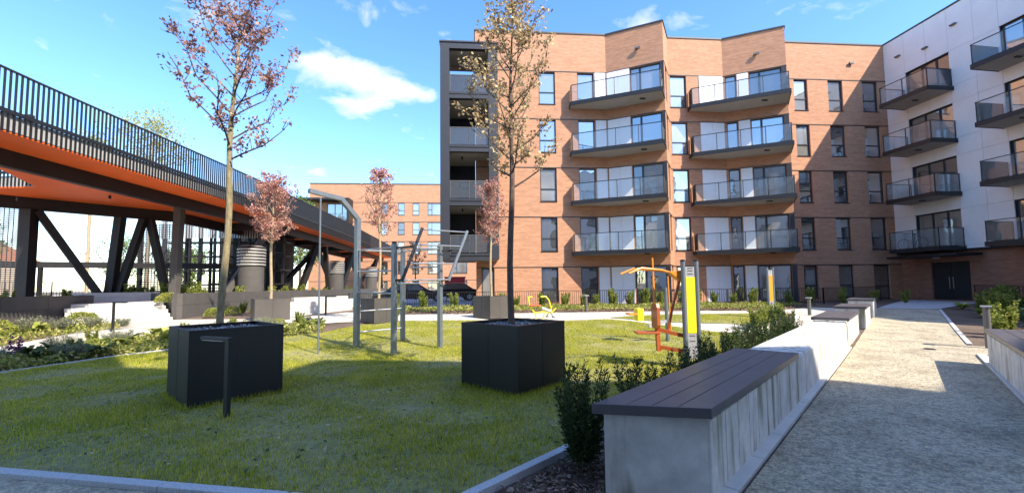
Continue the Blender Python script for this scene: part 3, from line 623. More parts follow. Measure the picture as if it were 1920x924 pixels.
for x, y in ((-26.1, 23.2), (-24.15, 25.0), (-30.2, 20.3), (-20.3, 27.6), (-18.5, 28.0)): MB(PS.location).beam((x, y, 1.0), (x, y, 6.4), .2).build('post', 'steel', PS)
LR = thing('horizontal_steel_beam', 'long horizontal dark steel beam crossing between the footbridge columns', 'beam', (-22, 25.4, 1.1))
MB(LR.location).beam((-34, 21.5, 3.05), (-14.5, 29.6, 3.05), .2, .34).build('beam', 'steel', LR)
for x, y in ((-33, 21.9), (-24, 25.65), (-15.2, 29.3)): MB(LR.location).beam((x, y, .9), (x, y, 2.88), .16).build('post', 'steel', LR)
# ---- stair tower behind the bridge
ST = thing('stair_tower', 'dark open steel stair tower with vertical posts behind the footbridge', 'stair tower', (-16.5, 33, 1.1))
r_ = random.Random(3)
for i in range(15):
    x = -21.6+i*.55; y = 31.5+.25*(i % 3)
    MB(ST.location).beam((x, y, 1.0), (x, y, 6.6), .16+.10*(i % 4 == 0), .12).build('post', 'steel', ST)
for k, z in enumerate((1.9, 2.9, 3.9, 4.9)):
    MB(ST.location).beam((-21.8, 32.2, z), (-13.6, 32.2, z), .9, .1).build('landing', 'steel', ST)
for i in range(10):
    MB(ST.location).box(-20.5+i*.55, -20.0+i*.55, 33, 34.4, 1.3+i*.33, 1.37+i*.33).build('step', 'steel', ST)
MB(ST.location).prism([(-20.0, 35), (-15.2, 35), (-15.2, 37), (-20.0, 37)], 1.0, 6.4).build('lift_shaft', 'steel', ST)
up = MB(ST.location)
for i in range(44): up.beam((-21.5+i*.17, 31.0, 5.1), (-21.5+i*.17, 31.0, 6.3), .09, .02)
tag(up.build('bar_guard', 'louvre', ST), kind='stuff')
# ---- raised beds, steps and walls on the left
tag(MB((-22, 24, 0)).prism([(-16.5, 8), (-16.08, 15.9), (-16.3, 19.36), (-18.6, 21.7), (-16.2, 23.0), (-12.75, 19.35), (-12.75, 62), (-60, 62), (-60, 8)], .1, 1.02).build('terrace', 'pathstone'), kind='structure')
WA = thing('retaining_wall', 'dark grey retaining wall left of the garden steps with a bushy rounded shrub before it', 'wall', (-16, 16, 0))
def rwall(root, pts, z0, z1, t=.2, seam=2.2, mt='corten'):
    for a, b in zip(pts[:-1], pts[1:]):
        d, n, L_ = frame_of(a, b); k = max(1, round(L_/seam))
        for i in range(k):
            p = Vector((*a, 0))+d*(L_*i/k+.004); q = Vector((*a, 0))+d*(L_*(i+1)/k-.004)
            for za, zb_ in ((z0, z0+(z1-z0)*.62-.004), (z0+(z1-z0)*.62+.004, z1)):
                MB(root.location).prism([tuple(p[:2]), tuple(q[:2]), tuple((q-n*t)[:2]), tuple((p-n*t)[:2])], za, zb_).build('panel', mt, root)
rwall(WA, [(-16.25, 19.36), (-16.05, 15.9), (-16.3, 8)][::-1], .05, 1.40)
rwall(WA, [(-16.25, 19.36), (-18.4, 21.5)][::-1], .2, 1.39)
WB = thing('retaining_wall', 'long dark grey retaining wall running from the garden steps under the footbridge', 'wall', (-12.6, 19.2, 0))
rwall(WB, [(-16.2, 22.8), (-12.58, 19.16)], .1, 1.42); rwall(WB, [(-12.58, 19.16), (-12.6, 30), (-12.7, 46), (-12.8, 62)], .1, 1.43, seam=3)
SP = thing('garden_steps', 'pale concrete garden steps between the two dark retaining walls', 'steps', (-14.5, 19.5, .36))
for i in range(5):
    o_ = i*.42
    MB(SP.location).prism([(-12.68-o_*.7, 19.1+o_*.7), (-15.2-o_*.7, 17.3+o_*.7), (-16.15-o_*.72, 19.28+o_*.72), (-14.4-o_*.7, 20.85+o_*.7)] if i else [(-12.68, 19.1), (-15.2, 17.3), (-16.15, 19.28), (-14.4, 20.85)], .3+.0*i if i == 0 else .3+.15*i+.004, .3+.15*(i+1)).build('step', 'paleconc', SP)
LW = thing('landing_wall', 'low pale concrete wall at the head of the garden steps', 'wall', (-18, 22.2, .9)); rwall(LW, [(-18.9, 21.4), (-16.4, 23.6)], .9, 1.48, .25, 3, 'paleconc')
WL = thing('white_garden_wall', 'low white concrete garden wall behind the dark tree planters', 'wall', (-7.4, 21.5, .3))
rwall(WL, [(-8.25, 18.85), (-7.4, 21.7), (-6.6, 25.0)], .3, .98, .3, 1.6, 'paleconc')
WM = thing('white_garden_wall', 'short white concrete wall block beside the long grey retaining wall', 'wall', (-9.6, 26, .3)); rwall(WM, [(-10.4, 25.5), (-8.3, 28.6)], .3, 1.05, .3, 2, 'paleconc')
# dark railing on the terrace
def bar_fence(name, label, pts, h, pitch, z=None, nmax=290, mt='anth', barw=.022):
    ft = thing(name, label, 'fence', (pts[0][0], pts[0][1], gz(pts[0][1]) if z is None else z)); o_ = ft.location; cnt = 0
    bar = MB().box(-barw/2, barw/2, -.006, .006, .06, h-.03).mesh('bar', mt); rest = MB(o_)
    for a, b in zip(pts[:-1], pts[1:]):
        va, vb = Vector((*a, 0)), Vector((*b, 0)); L_ = (vb-va).length; n = int(L_/pitch); ang = math.atan2(vb.y-va.y, vb.x-va.x)
        zz = lambda p: gz(p.y) if z is None else z
        MB(o_).beam((*a, zz(va)+h), (*b, zz(vb)+h), .045, .03).build('top_rail', mt, ft); MB(o_).beam((*a, zz(va)+.08), (*b, zz(vb)+.08), .03, .03).build('bottom_rail', mt, ft)
        for i in range(n):
            p = va+(vb-va)*(i+.5)/n
            if cnt < nmax: newobj('bar', bar, ft, (p.x-o_.x, p.y-o_.y, zz(p)-o_.z), ang)
            else: rest.beam((p.x, p.y, zz(p)+.06), (p.x, p.y, zz(p)+h-.03), barw, .012)
            cnt += 1
        k = max(1, int(L_/2.4))
        for i in range(k+1):
            p = va+(vb-va)*i/k; MB(o_).beam((p.x, p.y, zz(p)-.03), (p.x, p.y, zz(p)+h), .045).build('post', mt, ft)
    if rest.v: tag(rest.build('bars', mt, ft), kind='stuff')
    return ft
bar_fence('terrace_fence', 'black barred fence on the terrace behind the footbridge columns', [(-34, 20), (-24.6, 27), (-17.4, 32.5)], 1.1, .13, 1.02)
bar_fence('garden_fence', 'low dark barred fence along the foot of the brick apartment building', [(-7, 24.2), (9, 24.0), (19.5, 22.6), (25.6, 25.2)], .86, .125)
bar_fence('garden_fence', 'low dark barred fence beside the entrance of the white building', [(27.4, 21.4), (26.2, 19.4), (26.2, 14.6)], .95, .12)
# ---- ventilation chimneys
def vent(x, y, label):
    t = thing('ventilation_chimney', label, 'vent', (x, y, 1.0), group='ventilation chimneys beside the footbridge')
    MB().lathe([(.68, 0), (.68, 1.95)], 28).build('shaft', 'corten', t, smooth=True)
    MB().lathe([(.58, 1.951), (.58, 3.0)], 24).build('core', 'frame', t, smooth=True)
    for i in range(6): MB().lathe([(.60, 2.0+i*.18), (.76, 1.98+i*.18), (.76, 2.07+i*.18), (.60, 2.10+i*.18)], 28).build('louvre', 'louvre', t, smooth=True)
    MB().lathe([(.74, 3.08), (.5, 3.16), (.05, 3.18)], 28).build('cap', 'louvre', t, smooth=True)
    return t
vent(-13.5, 26.9, 'ventilation chimney with ringed louvres behind the pink tree planter'); vent(-13.5, 42.5, 'ventilation chimney with ringed louvres behind the bent climbing frame pole'); vent(-13.4, 56, 'ventilation chimney with ringed louvres by the end of the footbridge')
# ------------------------------------------------------------------ planters
def planter(name, label, cx, cy, side, h, ang, mt, group, z=None):
    z = gz(cy) if z is None else z
    t = thing(name, label, 'planter', (cx, cy, z), ang, group); s = side/2; w = .035
    MB().box(-s, s, -s, -s+w, 0, h).box(-s, s, s-w, s, 0, h).box(-s, -s+w, -s+w, s-w, 0, h).box(s-w, s, -s+w, s-w, 0, h).build('box', mt, t)
    r2 = s+.006; MB().box(-r2, r2, -r2, -s+w+.02, h+.001, h+.012).box(-r2, r2, s-w-.02, r2, h+.001, h+.012).box(-r2, -s+w+.02, -s+w+.02, s-w-.02, h+.001, h+.012).box(s-w-.02, r2, -s+w+.02, s-w-.02, h+.001, h+.012).build('rim', mt, t, bevel=.003)
    for a_, b_ in ((-1, 0), (1, 0), (0, -1), (0, 1)): MB().box(a_*(s+.0015)-(.0015 if a_ else .004), a_*(s+.0015)+(.0015 if a_ else .004), b_*(s+.0015)-(.0015 if b_ else .004), b_*(s+.0015)+(.0015 if b_ else .004), .0, h).build('seam', 'anth', t)
    MB().box(-s+w, s-w, -s+w, s-w, .02, h-.06).build('soil', 'soil', t)
    rg = np.random.default_rng(int(abs(cx)*100)); n = int(1600*side*side); c = np.stack([rg.uniform(-s+w, s-w, n), rg.uniform(-s+w, s-w, n), h-.058+rg.uniform(0, .02, n)], 1)
    d = rnd_dirs(rg, n); d[:, 2] *= .4; nn = rnd_dirs(rg, n)*.5+np.array([0, 0, 1]); tag(newobj('gravel', quads_mesh('gravel', leaf_quads(c, d, nn, rg.uniform(.02, .045, n), rg.uniform(.02, .035, n)), 'pebble'), t), kind='stuff')
    return t
planter('planter', 'black metal cube planter holding the tree with the dark brown trunk', .60, 7.04, 1.2, 1.0, R(44), 'planter', 'cube tree planters')
planter('planter', 'black metal cube planter with the inverted L garden lamp before it', -3.84, 6.98, 1.2, 1.03, R(44), 'planter', 'cube tree planters')
planter('planter', 'grey metal cube planter holding the dense pink tree in front of the ringed chimney', -8.45, 18.4, 1.25, .84, R(33), 'planter_grey', 'cube tree planters')
planter('planter', 'grey metal cube planter behind the wall bars of the climbing frame', -3.7, 16.75, 1.0, .9, R(43), 'planter_grey', 'cube tree planters')
planter('planter', 'grey metal cube planter behind the black planter and next to the brown exercise bike', .6, 17.6, 1.05, .87, R(40), 'planter_grey', 'cube tree planters')
# ------------------------------------------------------------------ trees
def tree(name, label, loc, clear, top, rad, nlimb, nleaf, leafm, barkm, tr, seed, lsize=.06, lean=(0, 0), group=None, spread=1.0, low=1.0, limbmat=None, prof=None, cluster=.05):
    rg = np.random.default_rng(seed); t = thing(name, label, 'tree', loc, 0, group); H = top
    tp = lambda z: np.array([lean[0]*z/H+.02*math.sin(z*2.1+seed), lean[1]*z/H+.02*math.cos(z*1.7+seed), z])
    zs_ = np.linspace(-.03, H*.97, 12); MB().tube([tp(z) for z in zs_], [max(.006, tr*(1-.18*min(1, z/max(clear, .1)) if z < clear else tr*0+.82*(1-((z-clear)/(H-clear))**.8)*.9+.02)) if z < clear else max(.007, tr*.82*(1-(z-clear)/(H-clear+.15))) for z in zs_], 9).build('trunk', barkm, t, smooth=True)
    prof = prof or (lambda s: (math.sin(math.pi*min(1, .18+.82*s)**.8))**.7 if s < 1 else 0)
    segs_ = []; lm = limbmat or barkm
    for i in range(nlimb):
        s = (i+.5)/nlimb; z0 = clear+(H-clear)*(s*.84)-.1*low*rg.random(); az = i*2.399+rg.normal(0, .3)
        rr = rad*prof(s)*rg.uniform(.7, 1.12)*spread
        rise = (.55+.75*s)*rr*rg.uniform(.8, 1.5)+.18; b = tp(z0); e = b+np.array([math.cos(az)*rr, math.sin(az)*rr, rise])
        if e[2] > H: e[2] = H-.1*rg.random()
        mid = b+(e-b)*.5+np.array([math.cos(az)*rr*.10, math.sin(az)*rr*.10, -.07*rr])+rg.normal(0, .03, 3)
        mb = MB(); r0 = tr*.34*(1-.6*s); mb.tube([b, b+(mid-b)*.5+rg.normal(0, .012, 3), mid, mid+(e-mid)*.55+rg.normal(0, .03, 3), e], [r0, r0*.8, r0*.6, r0*.4, .003], 5)
        pts = [b+(mid-b)*.6, mid, mid+(e-mid)*.5, e]; segs_.append((mid, e)); segs_.append((b+(mid-b)*.55, mid))
        for j in range(6):
            q = rg.random(); p = mid+(e-mid)*q if rg.random() < .65 else b+(mid-b)*(.3+.7*q)
            dd = rnd_dirs(rg, 1)[0]; dd[2] = abs(dd[2])*.9+.25; dd = dd/np.linalg.norm(dd); ln = rg.uniform(.16, .46)*(rad+.2)*.75
            q2 = p+dd*ln; mb.tube([p, p+dd*ln*.5+rg.normal(0, .02, 3), q2], [r0*.28+.002, r0*.2+.0015, .002], 4); segs_.append((p+dd*ln*.15, q2)); segs_.append((p+dd*ln*.4, q2))
        mb.build('branch', lm, t, smooth=True)
    for j in range(4): segs_.append((tp(H*.86), tp(H*1.0)))
    sg = np.array(segs_); k = rg.integers(0, len(sg), nleaf//7); q = rg.uniform(.1, 1.05, len(k))[:, None]; c0 = sg[k, 0]+(sg[k, 1]-sg[k, 0])*q
    c = np.repeat(c0, 7, 0)+rg.normal(0, cluster, (len(k)*7, 3)); n = len(c); d = rnd_dirs(rg, n); d[:, 2] += .15
    ls = lsize*rg.uniform(.55, 1.35, n)
    tag(newobj('leaves', quads_mesh('leaves', leaf_quads(c, d, rnd_dirs(rg, n), ls, ls*rg.uniform(.5, .8, n)), leafm), t), kind='stuff')
    return t
tree('planted_tree', 'sparse tree with purple red leaves and a pale yellowish trunk in a black planter', (-4.22, 7.5, .97), 2.85, 5.85, .98, 22, 3500, 'leaf_red', 'bark', .056, 4, .062, (.12, .05), limbmat='bark_dark', group='trees in cube planters', prof=lambda s: .95-.25*s if s < .6 else max(.15, .8-1.35*(s-.6)))
tree('planted_tree', 'tree with tan and bronze leaves and a dark brown trunk in a black planter', (.57, 7.14, .94), 2.35, 5.95, .90, 28, 4700, 'leaf_tan', 'bark_dark', .056, 9, .060, (.08, .05), group='trees in cube planters', spread=.95, prof=lambda s: .95-.1*s if s < .55 else max(.15, .88-1.45*(s-.55)))
tree('planted_tree', 'small dense pink leaved tree in front of the ringed chimney', (-8.45, 18.4, gz(18.4)+.78), 2.25, 5.2, 1.0, 36, 6800, 'leaf_pink', 'bark_tan', .06, 13, .075, group='trees in cube planters')
tree('planted_tree', 'slim pink leaved tree behind the climbing frame against the far brick building', (-3.7, 16.75, gz(16.75)+.84), 2.4, 5.2, .75, 28, 2900, 'leaf_pink', 'bark_tan', .05, 17, .075, group='trees in cube planters')
tree('planted_tree', 'slim pink leaved tree beside the corner loggias of the brick building', (.6, 17.6, gz(17.6)+.81), 2.2, 5.0, .72, 30, 4000, 'leaf_pink', 'bark_tan', .05, 21, .075, group='trees in cube planters')
tree('young_tree', 'thin young tree with few reddish leaves before the far brick building', (-5.6, 40, .4), 2.4, 5.2, 1.1, 20, 1300, 'leaf_red', 'bark_dark', .06, 33, .11)
# trees behind the bridge
for i, (x, y, h, r, lab) in enumerate(((-48, 62, 8.0, 3.6, 'bare branched spring tree seen past the diagonal footbridge brace'), (-39, 60, 6.0, 3.6, 'round light green tree seen below the steel beam'), (-34, 66, 5.6, 3.0, 'green tree seen between the leaning footbridge columns'), (-62, 56, 11, 4.2, 'green tree behind the perforated screen by the orange roofed house'), (-25.2, 35, 14.6, 2.6, 'tall light green tree rising above the footbridge railing'), (-29.5, 35, 13.2, 1.5, 'tall thin dark leaved tree rising behind the footbridge railing'), (-23, 58, 13, 2.8, 'green tree top showing over the footbridge deck near the far loggia'))):
    tree('broadleaf_tree', lab, (x, y, .4), h*(.62 if y < 40 else .25), h, r, 26, 2600 if i == 0 else (2600 if y < 40 else 6000), 'palegreen' if y < 40 else 'fargreen', 'bark_tan' if y < 40 else 'bark_dark', .13 if y < 40 else .2, 50+i, (.17 if y < 40 else .30) if i else .22, group='trees beyond the footbridge', cluster=.35)
HS = thing('house', 'house with orange tiled roof and cream walls behind the perforated screen', 'house', (-74, 66, .4))
MB(HS.location).box(-80, -68, 62, 72, .3, 6.0).build('wall', 'stucco', HS)
MB(HS.location).add([(-80.5, 61.5, 6), (-67.5, 61.5, 6), (-67.5, 72.5, 6), (-80.5, 72.5, 6), (-78, 67, 9.6), (-70, 67, 9.6)], [(0, 1, 5, 4), (1, 2, 5), (2, 3, 4, 5), (3, 0, 4), (3, 2, 1, 0)]).build('roof', 'roof_tile', HS)
for x in (-78, -74.5, -71): window(HS, (-80, 61.82), (-68, 61.82), x+80, 3.0, 1.2, 1.6, 'T'); 
# ------------------------------------------------------------------ concrete benches
def bench(label, s0, s1, off0, off1, h, planks, near=None, group='concrete benches along the gravel path', base=GP):
    """block along the path: s range, offsets to the left; planks = [(sa, sb)] timber tops"""
    c = along(base, (s0+s1)/2, (off0+off1)/2); zb_ = gz(c[1]); t = thing('concrete_bench', label, 'bench', (c[0], c[1], zb_), 0, group)
    poly = [along(base, s0, off0), along(base, s1, off0), along(base, s1, off1), along(base, s0, off1)]
    if near: poly[0], poly[3] = near
    MB(t.location).prism(poly, zb_-.06, zb_+h).build('body', 'concrete', t, bevel=.012)
    p0 = Vector((*poly[0], 0)); p1 = Vector((*poly[1], 0)); d = (p1-p0).normalized(); n = Vector((d.y, -d.x, 0)); L_ = (p1-p0).length
    if off0 > off1: n = -n
    k = max(1, round(L_/.34)); cuts = [L_*i/k+random.uniform(-.05, .05)*(0 < i < k) for i in range(k+1)]
    for a, b in zip(cuts[:-1], cuts[1:]):
        a_ = p0+d*(a+.006); b_ = p0+d*(b-.006)
        MB(t.location).prism([tuple((a_+n*.016)[:2]), tuple((b_+n*.016)[:2]), tuple((b_-n*.01)[:2]), tuple((a_-n*.01)[:2])], zb_-.05, zb_+h-.03).build('panel', 'concrete', t, bevel=.005)
    for sa, sb, nr in planks:
        q = [along(base, sa, off0), along(base, sb, off0), along(base, sb, off1), along(base, sa, off1)]
        if nr: q[0], q[3] = nr
        q = [Vector((*v_, 0)) for v_ in q]; cen = (q[0]+q[1]+q[2]+q[3])/4; q = [cen+(v_-cen)*1.0 for v_ in q]
        e0 = (q[3]-q[0]).normalized(); ov = .05
        for i in range(4):
            f0, f1 = i/4, (i+1)/4; lf = lambda a, b, f_: a+(b-a)*f_
            A, B, C_, D = lf(q[0], q[3], f0), lf(q[1], q[2], f0), lf(q[1], q[2], f1), lf(q[0], q[3], f1)
            if i == 0: A = A-e0*ov; B = B-e0*ov
            if i == 3: C_ = C_+e0*ov; D = D+e0*ov
            g_ = e0*.0035; dd = (B-A).normalized(); A, B, C_, D = A+g_-dd*.04, B+g_+dd*.02, C_-g_+dd*.02, D-g_-dd*.04
            MB(t.location).prism([tuple(v_[:2]) for v_ in (A, B, C_, D)], zb_+h+.004, zb_+h+.074).build('plank', 'deckwood', t, bevel=.006)
        dq = (q[1]-q[0]).normalized(); A, D = q[0]-e0*(ov+.001)-dq*.042, q[3]+e0*(ov+.001)-dq*.042
        MB(t.location).prism([tuple(v_[:2]) for v_ in (A, D, D-dq*.03, A-dq*.03)], zb_+h-.002, zb_+h+.076).build('end_board', 'deckwood', t, bevel=.004)
    return t
NEAR = ((1.73, 3.15), (.99, 3.36))
bench('long concrete bench block with dark plank seat and algae stains beside the lawn kerb', -.4, 9.55, .12, .80, .60, [(0, 3.02, NEAR)], NEAR)
bench('sunlit concrete bench block with weathered plank seat in the middle of the row', 9.6, 12.9, .10, .78, .58, [(9.0+.75, 12.85, None)])
bench('short concrete bench block between the sunlit middle block and the last one', 13.9, 16.3, -.02, .72, .58, [(13.95, 16.25, None)])
bench('last concrete bench block of the row, closest to the entrance paving', 17.9, 20.2, -.05, .7, .58, [(17.95, 20.15, None)])
bench('concrete bench wall with timber top across the gravel path from the long row', -2.5, 3.15, .1, -.62, .60, [(-2.45, 3.1, None)], base=(7.5, 5.25), group=None)
# ------------------------------------------------------------------ lamps
def lamp7(x, y, h, ang, label):
    t = thing('garden_lamp', label, 'lamp', (x, y, gz(y)), ang, 'inverted L garden lamps')
    MB().box(-.035, .035, -.025, .025, -.03, h).build('post', 'anth', t); MB().box(-.52, .035, -.03, .03, h+.002, h+.045).build('arm', 'anth', t)
    MB().box(-.5, -.1, -.02, .02, h-.006, h+.001).build('diffuser', 'lampwhite', t)
lamp7(-3.12, 5.72, .94, R(-28), 'inverted L garden lamp on the lawn in front of the black planter'); lamp7(-12.09, 15.4, .95, R(165), 'inverted L garden lamp beside the garden steps')
lamp7(-6.75, 19.9, .8, R(160), 'inverted L garden lamp in front of the low white wall'); lamp7(-15.2, 22.6, 1.6, R(175), 'inverted L garden lamp in the raised bed next to the steps')
def bollard(x, y, h, label):
    t = thing('bollard_lamp', label, 'lamp', (x, y, gz(y)), R(40), 'flat topped bollard lamps')
    MB().lathe([(.065, -.03), (.065, h)], 14).build('post', 'lampgrey', t, smooth=True); MB().box(-.17, .12, -.09, .09, h+.002, h+.035).build('head', 'silver', t)
bollard(11.99, 9.17, .95, 'flat topped bollard lamp at the edge of the gravel path near the bark bed'); bollard(13.5, 16.4, .68, 'flat topped bollard lamp behind the sunlit bench block'); bollard(5.11, 19.7, .70, 'flat topped bollard lamp in the shrub bed before the brick building')
for x, y in ((8.75, 6.05), (10.55, 9.25)):
    t = thing('drain_cover', 'small dark round drain cover in the '+('shaded' if y < 7 else 'sunlit')+' gravel', 'drain', (x, y, gz(y)-.008)); MB().lathe([(.11, 0), (.11, .012), (.09, .018)], 18).build('cover', 'rubber', t)
# ------------------------------------------------------------------ fitness equipment
GY = thing('climbing_frame', 'grey steel calisthenics frame with wall bars, slanted ladder and bent climbing pole', 'climbing frame', (-2.4, 10.9, gz(10.9)))
o_ = GY.location
P1_, P2_, P3_, P4_, P5_ = (-3.76, 10.61), (-3.09, 11.40), (-1.91, 10.15), (-2.05, 12.17), (-.92, 10.94)
def post(p, h, w=.1): return MB(o_).beam((p[0], p[1], gz(p[1])-.03), (p[0], p[1], gz(p[1])+h), w, w, (.6, .8, 0)).build('post', 'galv', GY)
MB(o_).tube([(P1_[0], P1_[1], gz(P1_[1])-.03), (P1_[0], P1_[1], 3.78)], .021, 10).build('climbing_pole', 'galv', GY, smooth=True)
post(P2_, 3.35, .12)
MB(o_).beam((-3.09, 11.40, 3.38), (-3.42, 11.01, 3.86), .11, .11).beam((-3.40, 11.03, 3.84), (-3.95, 10.38, 3.9), .11, .1).build('arm', 'galv', GY)
for p in (P3_, P4_, P5_): post(p, 2.58); MB(o_).tube([(p[0], p[1], gz(p[1])+2.58), (p[0], p[1], gz(p[1])+2.63)], .055, 10).build('cap', 'rubber', GY)
def bars(a, b, hs, r=.018, mt='chrome'):
    for h in hs: MB(o_).tube([(a[0], a[1], gz(a[1])+h), (b[0], b[1], gz(b[1])+h)], r, 8).build('bar', mt, GY, smooth=True)
bars(P2_, P3_, (2.50, 1.95, 1.42)); bars(P2_, P4_, (2.5, .92, .38)); bars(P3_, P5_, (2.5, 1.65)); bars(P4_, P5_, (2.5, 2.05)); bars(P3_, P4_, (2.55,))
SL0, SL1 = ((-1.72, 10.05, 1.72), (-1.28, 10.3, 3.0)), ((-.70, 10.85, 1.74), (-.23, 11.1, 3.03))
for a, b in (SL0, SL1): MB(o_).beam(a, b, .06, .06).build('ladder_side', 'rubber' if a is SL0[0] else 'galv', GY)
for q in (.02, .33, .68, .97): MB(o_).tube([Vector(SL0[0]).lerp(Vector(SL0[1]), q), Vector(SL1[0]).lerp(Vector(SL1[1]), q)], .018, 8).build('bar', 'chrome', GY, smooth=True)
MB(o_).beam((P3_[0], P3_[1], 2.5), (-1.45, 10.2, 2.55), .05).beam((P3_[0], P3_[1], 1.75), (-1.7, 10.06, 1.76), .05).beam((P5_[0], P5_[1], 1.75), (-.7, 10.85, 1.76), .05).beam((P5_[0], P5_[1], 2.5), (-.42, 11.0, 2.5), .05).build('bracket', 'rubber', GY)
# lat pull machine with sign pylon
def pylon(x, y, h, ang, label, face):
    t = thing('fitness_sign', label, 'sign', (x, y, gz(y)), ang, 'fitness sign pylons')
    for s in (-1, 1): MB().tube([(s*.125, 0, -.03), (s*.125, 0, h)], .045, 14).build('post', 'galv', t, smooth=True); MB().lathe([(.046, h), (.05, h+.004), (.05, h+.03), (.02, h+.04)], 14, (s*.125, 0)).build('post_cap', 'rubber', t, smooth=True)
    MB().box(-.085, .085, -.02, .02, .18, h-.1).build('plate', 'silver', t); 
    MB().box(-.083, .083, -.027, -.0205, .66, h-.30).build('colour_panel', face, t)
    for z in (h-.14, h-.19, h-.25, .6, .5):
        MB().box(-.05, .05, -.024, -.0203, z, z+.02).build('print_line', 'lampgrey', t)
    return t
pylon(4.08, 7.88, 2.02, R(-8), 'fitness sign pylon with bright yellow panel beside the orange pull machine', 'gym_yellow')
pylon(11.3, 15.6, 1.95, R(8), 'fitness sign pylon with amber panel standing behind the hedge near the second lawn', 'amber')
PM = thing('pull_machine', 'orange and red outdoor lat pull machine with seat, backrest and overhead handles', 'exercise machine', (3.9, 8.0, 0)); o_ = PM.location
MB(o_).beam((3.95, 7.95, .31), (3.52, 8.12, .38), .06, .07).beam((3.96, 7.95, .60), (3.50, 8.12, .72), .06, .07).beam((3.52, 8.12, .30), (3.50, 8.12, .76), .07).build('frame', 'gym_rust', PM)
MB(o_).prism([(3.06, 8.02), (3.5, 7.95), (3.52, 8.25), (3.1, 8.32)], .64, .68).build('seat', 'gym_rust', PM, bevel=.012)
bk = MB(o_).add([(3.46+.06*k, 8.0+.28*w, z) for k in (0, 1) for w, z in ((0, .8), (.1, .74), (.9, .74), (1, .8), (1, 1.14), (.85, 1.22), (.15, 1.22), (0, 1.14))], [tuple(range(8)), tuple(range(15, 7, -1))]+[(i, (i+1) % 8, 8+(i+1) % 8, 8+i) for i in range(8)]).build('backrest', 'gym_rust', PM)
MB(o_).tube([(3.70, 8.1, .64), (3.80, 8.08, 1.1), (3.93, 8.02, 1.62), (3.92, 8.0, 1.78)], [.026, .026, .03, .03], 8).build('swing_arm', 'gym_rust', PM, smooth=True)
MB(o_).add([(3.70, 7.96, 1.83), (4.0, 7.93, 1.86), (4.02, 7.93, 1.62), (3.90, 7.95, 1.66), (3.70, 8.1, 1.83), (4.0, 8.08, 1.86), (4.02, 8.08, 1.62), (3.90, 8.1, 1.66)], [(0, 1, 2, 3), (7, 6, 5, 4), (0, 4, 5, 1), (1, 5, 6, 2), (2, 6, 7, 3), (3, 7, 4, 0)]).build('pivot_plate', 'gym_orange', PM, bevel=.01)
for dy in (-.16, .3): MB(o_).tube([(3.74, 8.02, 1.82), (3.55, 8.0+dy*.6, 1.86), (3.12, 8.0+dy, 1.90), (2.86, 7.98+dy, 1.80)], .021, 8).build('handle', 'gym_orange', PM, smooth=True)
MB(o_).tube([(3.55, 8.35, 1.75), (3.56, 8.36, 1.2), (3.60, 8.4, 1.0)], .016, 6).tube([(3.86, 8.35, 1.75), (3.90, 8.38, .6)], .014, 6).build('pull_rod', 'gym_orange', PM, smooth=True)
FM = thing('chest_press_machine', 'grey post exercise machine with yellow seat behind the orange pull machine', 'exercise machine', (5.0, 11.2, gz(11.2))); o_ = FM.location
MB(o_).tube([(5.12, 11.2, -.0), (5.1, 11.2, 1.5)], .05, 12).build('post', 'galv', FM, smooth=True); MB(o_).beam((4.6, 11.2, .47), (5.1, 11.2, .6), .08).build('seat_arm', 'silver', FM)
MB(o_).box(4.25, 4.42, 11.05, 11.35, .62, .95).build('backrest', 'gym_yellow', FM, bevel=.02); MB(o_).box(4.02, 4.25, 11.05, 11.35, .78, .83).build('seat', 'gym_orange', FM, bevel=.01)
MB(o_).beam((4.75, 11.2, 1.42), (5.35, 11.2, 1.42), .06).build('crossbar', 'rubber', FM); MB(o_).tube([(4.78, 11.2, 1.42), (4.74, 11.15, 2.3)], .022, 6).build('handle', 'gym_orange', FM, smooth=True)
BK = thing('exercise_bike', 'yellow outdoor exercise bike with brown seat beside the pale path', 'exercise bike', (2.5, 16.6, gz(16.6))); o_ = BK.location; g0 = gz(16.6)
MB(o_).tube([(2.5, 16.6, 1.15), (2.7, 16.6, 1.16), (2.82, 16.6, 1.02), (2.90, 16.6, .75), (2.92, 16.6, .5)], .025, 8).build('handlebar', 'gym_yellow', BK, smooth=True)
MB(o_).tube([(2.0, 16.6, 1.14), (2.18, 16.6, 1.15)], .022, 8).tube([(2.02, 16.6, 1.14), (2.06, 16.6, .8)], .022, 8).tube([(2.05, 16.6, .8), (2.28, 16.6, .5), (2.30, 16.6, g0-.02)], .028, 8).tube([(2.28, 16.6, .52), (2.6, 16.6, .56), (2.92, 16.6, .52)], .03, 8).tube([(2.92, 16.6, .52), (3.1, 16.6, .7)], .025, 8).tube([(2.62, 16.6, .5), (2.58, 16.6, g0-.02)], .03, 8).build('frame', 'gym_yellow', BK, smooth=True)
MB(o_).prism([(2.06, 16.45), (2.5, 16.5), (2.5, 16.7), (2.06, 16.75)], .78, .84).build('seat', 'gym_rust', BK, bevel=.015)
MB(o_).tube([(2.55, 16.6, .70), (2.88, 16.6, .58)], .06, 8).build('crank_case', 'silver', BK, smooth=True)
for s in (-1, 1): MB(o_).tube([(2.85, 16.6+.1*s, .55), (2.85-.1*s, 16.6+.14*s, .38)], .014, 6).box(2.80-.1*s, 2.92-.1*s, 16.6+.14*s-.04, 16.6+.14*s+.04, .35, .38).build('pedal', 'rubber', BK)
